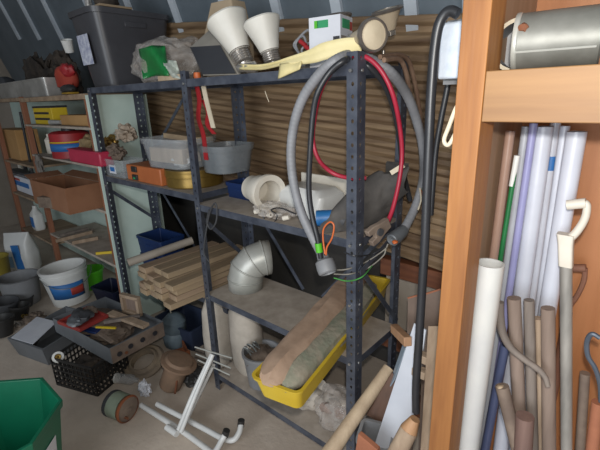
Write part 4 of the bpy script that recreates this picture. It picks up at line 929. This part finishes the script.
for i, (px, py, sz, m_, lab) in enumerate(((12, 300, .12, CLOTH, 'dark crumpled cloth on the floor behind the heap of pots'), (36, 322, .07, EARTH, 'brown lump of scrap between the pots and the grey drawer'), (30, 345, .05, BLACKP, 'small black lump in front of the grey drawer'))):
    c = A(px, py, z=0); tag(build(M().blob((c.x, c.y, sz*.5), (sz*1.3, sz, sz*.55), .5, 2.6, 40+i, 4, flat=sz*.48), 'scrap_lump', m_), lab, 'scrap')
# ---------------------------------------------------------------- things in the timber cabinet
def pipe_px(name, top, x_bot, wpx, y, material, label, cat, group=None, hollow=True, z0=.0, zt=None):
    """a standing pipe: its top at a photo pixel, foot on the floor"""
    a = A(*top, y=y); b = A(x_bot[0], x_bot[1], y=y); d = (a-b).normalized()
    if zt: a = a+d*((zt-a.z)/d.z)
    b = a-d*((a.z-.003)/d.z); r = wpx*MPP(A(*top, y=y))/2
    m = M().pipe(b, a, r, min(.004, r*.3), 24) if hollow else M().cyl(b, a, r, n=20)
    return tag(build(m, name, material), label, cat, group)
G = 'pipes standing in the timber cabinet'
pipe_px('white_pipe', (490, 263), (466, 450), 27, -.17, mat('pipe_white', 'c6c6c2', 'bababa', rough=.35, scale=6), 'thick white pipe, shorter than the others and nearest the orange stud', 'pipe', G)
pipe_px('pinkish_pipe', (509, 141), (493, 262), 9, .02, PVCP, 'pinkish translucent pipe along the cabinet side panel', 'pipe', G, zt=1.56)
t = pipe_px('green_rod', (517, 156), (499, 268), 5, -.02, mat('green_rod', '1f6e3c', '1a6034', rough=.4, scale=5), 'thin green rod with a white upper end between the pinkish and grey pipes', 'rod', hollow=False)
a = A(517, 156, y=-.02); b = A(511.6, 186, y=-.02); build(M().cyl(b, a+(a-b)*.02, 5*MPP(a)/2*1.12, n=16), 'white_end', WHITEP, t)
pipe_px('grey_pipe', (524, 142), (502, 300), 8, .05, mat('pvc_greyish', 'b0b3ba', 'a2a5ac', rough=.35, scale=5), 'slim pale grey pipe left of the lavender pipe', 'pipe', G, zt=1.57)
pipe_px('lavender_pipe', (531, 142), (508, 300), 7.5, .03, PVCL, 'slim lavender pipe among the white ones', 'pipe', G, zt=1.58)
pipe_px('white_pipe', (542, 142), (520, 305), 17, .06, PVCW, 'thick white pipe right of the lavender pipe', 'pipe', G, zt=1.57)
t = pipe_px('white_pipe', (553, 142), (531, 305), 10, .12, PVCW, 'white pipe with a blue label near its top', 'pipe', G, zt=1.62)
a = A(551.5, 156, y=.12); b = A(549.6, 170, y=.12); build(M().cyl(b, a, 10*MPP(a)/2*1.06, n=20), 'blue_label', BLUEP, t)
pipe_px('white_pipe', (563, 142), (538, 315), 9, .09, PVCW, 'slim white pipe behind the thickest right-hand pipe', 'pipe', G, zt=1.57)
pipe_px('white_pipe', (575, 143), (545, 325), 18, .05, PVCW, 'thick white pipe furthest from the orange stud', 'pipe', G, zt=1.56)
pipe_px('blue_pipe', (505, 345), (485, 450), 9, -.06, mat('pvc_dim_blue', '4a5270', '424a66', rough=.4, scale=5), 'dark blue slim pipe low down beside the thick short white pipe', 'pipe', G)
# spade with D grip
t = thing('spade', A(566, 440, y=.0), 'spade with a white D-shaped grip and grey steel shaft', 'spade')
yy = -.02
a = A(566, 262, y=yy); b = A(566.5, 450, y=yy); d = (a-b).normalized(); foot = a-d*((a.z-.25)/d.z)
build(M().cyl(foot, a, 5.6*MPP(a), n=16), 'shaft', mat('spade_shaft', 'a39f98', '7d7a75', rough=.55, metal=.2, scale=12, stretch=(1, 1, .3), bump=.15), t)
build(M().loft([[p+V((x, y, 0)) for x, y in rrect(w_*MPP(a), .03, .006)] for p, w_ in ((a-d*.01, 12), (a+d*.05, 13), (a+d*.075, 15))]), 'socket', OFFW, t)
P = [A(*p, y=yy) for p in ((564, 240), (570, 238), (578, 230), (585, 218), (587, 206), (584, 202))]
build(M().tube(P, lambda u: .011-.003*u, 10, 6), 'yoke', OFFW, t)
build(M().cyl(A(567, 205, y=yy), A(586, 203, y=yy), .0125, n=16), 'grip', OFFW, t)
build(M().loft([[foot+V((x, y-.0, dz)) for x, y in rrect(w_, .016, .005)] for w_, dz in ((.05, .02), (.18, -.03), (.17, -.18), (.02, -.246))]), 'blade', RUSTG, t)
# solid brown D shape added as the spade grip's shadow
t = thing('grip_shadow', A(575, 330, y=.15), 'dark brown D shape standing in for the shadow of the spade grip', 'shadow shape')
yy = .17; GRIPSH = mat('grip_shadow_brown', '7a5140', '87604c', rough=.7, scale=8)
build(M().cyl(A(556, 268, y=yy), A(586, 268, y=yy), .012, n=12), 'grip', GRIPSH, t)  # grip, yoke and shaft here only outline that shadow
build(M().tube([A(*p, y=yy) for p in ((585, 268), (584, 280), (578, 294), (570, 306), (568, 316))], .007, 8, 6), 'yoke', GRIPSH, t)
a = A(568, 312, y=yy); build(M().cyl(V((a.x, yy, .003)), a, .013, n=12), 'shaft', GRIPSH, t)
# weathered handles standing below
HG = 'weathered wooden handles in the timber cabinet'
def stick(name, top, bot, w0, w1, y, material, label, n=12, group=HG):
    a = A(*top, y=y); b = A(*bot, y=y); d = (a-b).normalized(); k = MPP(a); b = a-d*((a.z-.003)/d.z)
    return tag(build(M().cyl(b, a, w1*k/2, w0*k/2, n), name, material), label, 'handle', group)
stick('wooden_stick', (514, 298), (521, 450), 13, 14, -.06, HANDLE, 'weathered wooden handle left of the cluster, beside the short white pipe')
stick('wooden_stick', (529, 300), (533, 450), 10, 13, -.045, HORN, 'grey weathered handle in the middle of the handle cluster')
stick('wooden_stick', (548, 308), (549, 450), 13, 15, -.05, HANDLE, 'weathered brown handle next to the spade shaft')
stick('wooden_stick', (538, 318), (541, 450), 10, 12, -.02, OLDW, 'slim grey wooden handle behind the curved handle')
stick('wooden_stick', (585, 373), (580, 450), 9, 10, .03, RUSTG, 'thin rough wooden handle right of the spade shaft', group=HG)
t = tag(build(M().tube([A(*p, y=-.105) for p in ((499, 302), (500, 318), (503, 334), (511, 348), (524, 359), (538, 369), (545, 377), (548, 386))], lambda u: .0125-.006*u, 12, 6), 'curved_stick', HORN), 'curved grey wooden scythe handle crossing the straight handles', 'curved handle')
t = stick('broken_stake', (502, 386), (518, 450), 13, 14, -.13, RUSTG, 'dark broken wooden stake with a white chipped end beside the short white pipe', 10, None); t['category'] = 'stake'
a = A(501.5, 386, y=-.13); build(M().blob(a+V((0, -.004, -.004)), (.012, .012, .008), .3, 3, 2, 2), 'chipped_end', PALEW, t)
t = stick('wooden_stake', (525, 416), (523, 450), 17, 18, -.14, wood('reddish_stake', '66504a', '7c635a'), 'short reddish brown stake at the front of the handle cluster', 10, None); t['category'] = 'stake'
t = thing('hook_tool', A(594, 440, y=-.03), 'hooked grey steel hand tool with a terracotta coloured handle', 'hook')
yy = -.07
build(M().tube([A(*p, y=yy) for p in ((600, 338), (592, 334), (587, 342), (588, 356), (595, 368), (600, 384), (601, 402))], .006, 8, 6), 'hook', mat('hook_steel', '4b535e', '5b636e', rough=.45, metal=.3, scale=8), t)
a = A(598, 402, y=yy); b = A(592, 452, y=yy); d = (a-b).normalized(); b = a-d*((a.z-.003)/d.z)
build(M().cyl(b, a, .018, .014, 14), 'handle', TERRA, t)
# steel can lying on the cabinet shelf
a = A(508, 38, y=-.19); b = A(590, 36, y=-.19); r = .058
a = V((a.x+.012, -.17, 1.702+r)); b = V((b.x+.012, -.15, 1.702+r)); ax = b-a; L = ax.length
t = thing('steel_can', (a.x+.08, -.17, 1.702), 'dented steel can lying on its side on the cabinet shelf with a rust spot', 'can')
build(M().lathe([(r*.96, .012), (r*.985, 0.0), (r*.99, L*.5), (r*.985, L), (r*.9, L+.004), (.001, L+.004)], a, ax, 40), 'body', mat('can_steel', '84847e', '6c6c66', rough=.5, metal=.35, scale=9, bump=.05), t)
build(M().lathe([(r*1.0, -.002), (r*1.02, .0), (r*1.02, .006), (r*.99, .008)], a, ax, 40), 'rim', GALV, t)
bd = (-_f).normalized(); 
side = (bd-ax.normalized()*bd.dot(ax.normalized())).normalized(); up = ax.normalized().cross(side); up = up if up.z > 0 else -up
q = side*math.cos(.75)-up*math.sin(.75); build(M().tube([a+ax*.02+q*r, a+ax*.97+q*r], .0022, 6, 1), 'seam', GALV, t)
q = (side*.97+up*.06).normalized(); build(M().blob(a+ax*.11+q*r*.985, (.010, .006, .010), .4, 2, 2, 2), 'rust_spot', RUST, t)
rc = A(520, 39, y=-.108); rr = 26*MPP(rc); rc.z = 1.7025+rr; rx = V((-.15, 1, 0))
t = thing('cream_rimmed_tub', (rc.x+.04, -.06, 1.7025), 'grey tub with a cream rim lying open behind the dented steel can', 'tub')
build(M().lathe([(rr*.86, 0), (rr*.9, .012), (rr*.9, .11), (.001, .11), (.001, .106), (rr*.86, .106), (rr*.86, 0)], rc, rx, 40), 'body', mat('tub_grey', '8f9092', '9c9d9f', rough=.5, scale=5), t)
build(M().lathe([(rr*.86, -.004), (rr, -.004), (rr, .008), (rr*.88, .012), (rr*.86, -.004)], rc, rx, 40), 'rim', CREAM, t)
c = V((1.86, .10, 1.702)); tag(build(M().lathe([(.001, 0), (.085, 0), (.09, .1), (.092, .16), (.085, .16), (.08, .01), (.001, .01)], c, (0, .02, 1), 32), 'steel_pot', mat('dark_steel', '7a7f88', '666b74', rough=.4, metal=.4, scale=5)), 'dark steel pot standing behind the lying can', 'pot')
# ---------------------------------------------------------------- between rack and cabinet, low right
def plank(name, pts, th, material, label, cat):
    n = (pts[1]-pts[0]).cross(pts[3]-pts[0]).normalized(); n = n if n.dot(CAM-pts[0]) > 0 else -n
    return tag(build(M().loft([[p for p in pts], [p-n*th for p in pts]]), name, material, bevel=.002), label, cat)
plank('white_board', [A(414, 323, y=.06), A(426, 330, y=.06), A(408, 452, y=-.13), A(372, 452, y=-.13)], .018, mat('white_board', 'c9cdd6', 'bcc0ca', rough=.5, scale=4), 'long white board leaning between the rack and the orange stud', 'board')
plank('grey_plank', [A(428, 326, y=.02), A(438, 326, y=.02), A(434, 452, y=-.12), A(420, 452, y=-.12)], .02, OLDW, 'weathered grey plank standing against the orange stud', 'plank')
tag(build(M().cyl(A(390, 367, y=.08), A(326, 458, y=-.25), 8.2*MPP(A(330, 450, y=-.25)), 6*MPP(A(388, 370, y=.08)), 18), 'long_pole', PALEW) if False else build(M().cyl(A(326, 458, y=-.25), A(389, 368, y=.08), 8.4*MPP(A(330, 450, y=-.25)), 5.8*MPP(A(388, 370, y=.08)), 18), 'long_pole', PALEW), 'long pale wooden pole leaning in front of the front corner post', 'pole')
t = thing('short_post', A(398, 450, y=-.25), 'grey brown wooden post with a fresh cut pointed end below the black pipe', 'post')
a = A(396, 455, y=-.24); b = A(409, 430, y=-.2); c = A(415, 419, y=-.19); k = MPP(b)
d = (b-a).normalized(); foot = a-d*((a.z-.003)/d.z) if d.z > .05 else a
build(M().cyl(a-d*.25, b, 10*k, 9*k, 16), 'shaft', OLDW, t); build(M().cyl(b, c, 9*k, 5*k, 12), 'cut_end', wood('fresh_cut', 'a07a58', 'b58c68'), t)
t = thing('open_carton', A(422, 330, y=.2), 'open grey brown cardboard carton with orange cut edges behind the black pipe', 'carton')
for pts in ([(408, 298), (424, 294)], [(425, 294), (441, 289)]):
    q = [A(*p, y=.22) for p in pts]; q += [V((q[1].x-.01, .22, .003)), V((q[0].x+.02, .22, .003))]; build(M().loft([q, [p+V((0, .006, 0)) for p in q]]), 'side', mat('carton_grey', '6e5e54', '7d6c61', rough=.85, scale=6, bump=.1), t)
for p, q in (((408, 298), (424, 293.5)), ((425, 294), (441, 289))):
    build(M().beam(A(*p, y=.217), A(*q, y=.217), .006, .008), 'cut_edge', TERRA, t)
tag(build(M().beam(A(394, 328, y=.12), A(408, 342, y=.02), .035, .03), 'wood_block', wood('block', '9a7458', 'ae8868'), bevel=.003), 'brown wood block end beside the back corner post, above the white board', 'wood block')
for i, (p, lab) in enumerate((((422, 357), 'small grey wood block behind the black pipe, upper one'), ((420, 372), 'small grey wood block behind the black pipe, lower one'))):
    c = A(*p, y=.0); tag(build(M().box(c, (.05, .035, .03)), 'small_block', OLDW, bevel=.003), lab, 'wood block', 'small grey wood blocks')
plank('leaning_board', [A(392, 372, y=.04), A(400, 384, y=.04), A(384, 425, y=-.05), A(366, 415, y=-.05)], .012, wood('dark_panel', '4c3426', '5d4030'), 'dark brown panel leaning behind the long pole', 'panel')
plank('glass_sheet', [A(404, 340, y=.10), A(412, 330, y=.10), A(394, 380, y=.02), A(386, 392, y=.02)], .006, mat('grey_glass', '7d8a96', '8a97a3', rough=.2, scale=4), 'grey sheet standing behind the white board', 'sheet')
t = thing('grey_bin', A(378, 440, y=-.2), 'grey plastic bin with a dark rim under the long pole', 'bin')
c = A(376, 434, y=-.13); build(M().tub((.09, .09), (.12, .12), c.z-.003, .006, mx((c.x, -.13, .003), rz=20), r=.02, lip=.006), 'body', GREYP, t)
q = [A(358, 434, y=-.24), A(377, 450, y=-.24), A(380, 470, y=-.24), A(352, 470, y=-.24)]
plank('terracotta_tile', q, .02, TERRA, 'terracotta tile at the foot of the long pole', 'tile')
#END
# ---------------------------------------------------------------- lights, camera, world
w = bpy.data.worlds.new('world'); bpy.context.scene.world = w; w.use_nodes = True
w.node_tree.nodes['Background'].inputs[0].default_value = (.80, .90, 1.0, 1); w.node_tree.nodes['Background'].inputs[1].default_value = .24
fl = bpy.data.lights.new('camera_flash', 'POINT'); fl.energy = 53; fl.shadow_soft_size = .018; fl.color = (1, .96, .9)
fo = bpy.data.objects.new('camera_flash', fl); fo.location = CAM+_u*.085+_r*.02-_f*.0; C.objects.link(fo)
dl = bpy.data.lights.new('door_daylight', 'AREA'); dl.shape = 'RECTANGLE'; dl.size = 2.2; dl.size_y = 2.0; dl.energy = 95; dl.color = (.9, .95, 1)
do = bpy.data.objects.new('door_daylight', dl); do.location = (1.7, -3.5, 1.6); do.rotation_euler = (math.radians(86), 0, math.radians(8)); C.objects.link(do)
cd = bpy.data.cameras.new('camera'); cd.sensor_fit = 'HORIZONTAL'; cd.sensor_width = 36; cd.lens = FP*36/600; cd.clip_start = .02
co = bpy.data.objects.new('camera', cd); mw = Matrix((_r, _u, -_f)).transposed().to_4x4(); mw.translation = CAM; co.matrix_world = mw; C.objects.link(co)
sc = bpy.context.scene; sc.camera = co
sc.view_settings.view_transform = 'Standard'; sc.view_settings.look = 'None'; sc.view_settings.exposure = 0; sc.view_settings.gamma = 1
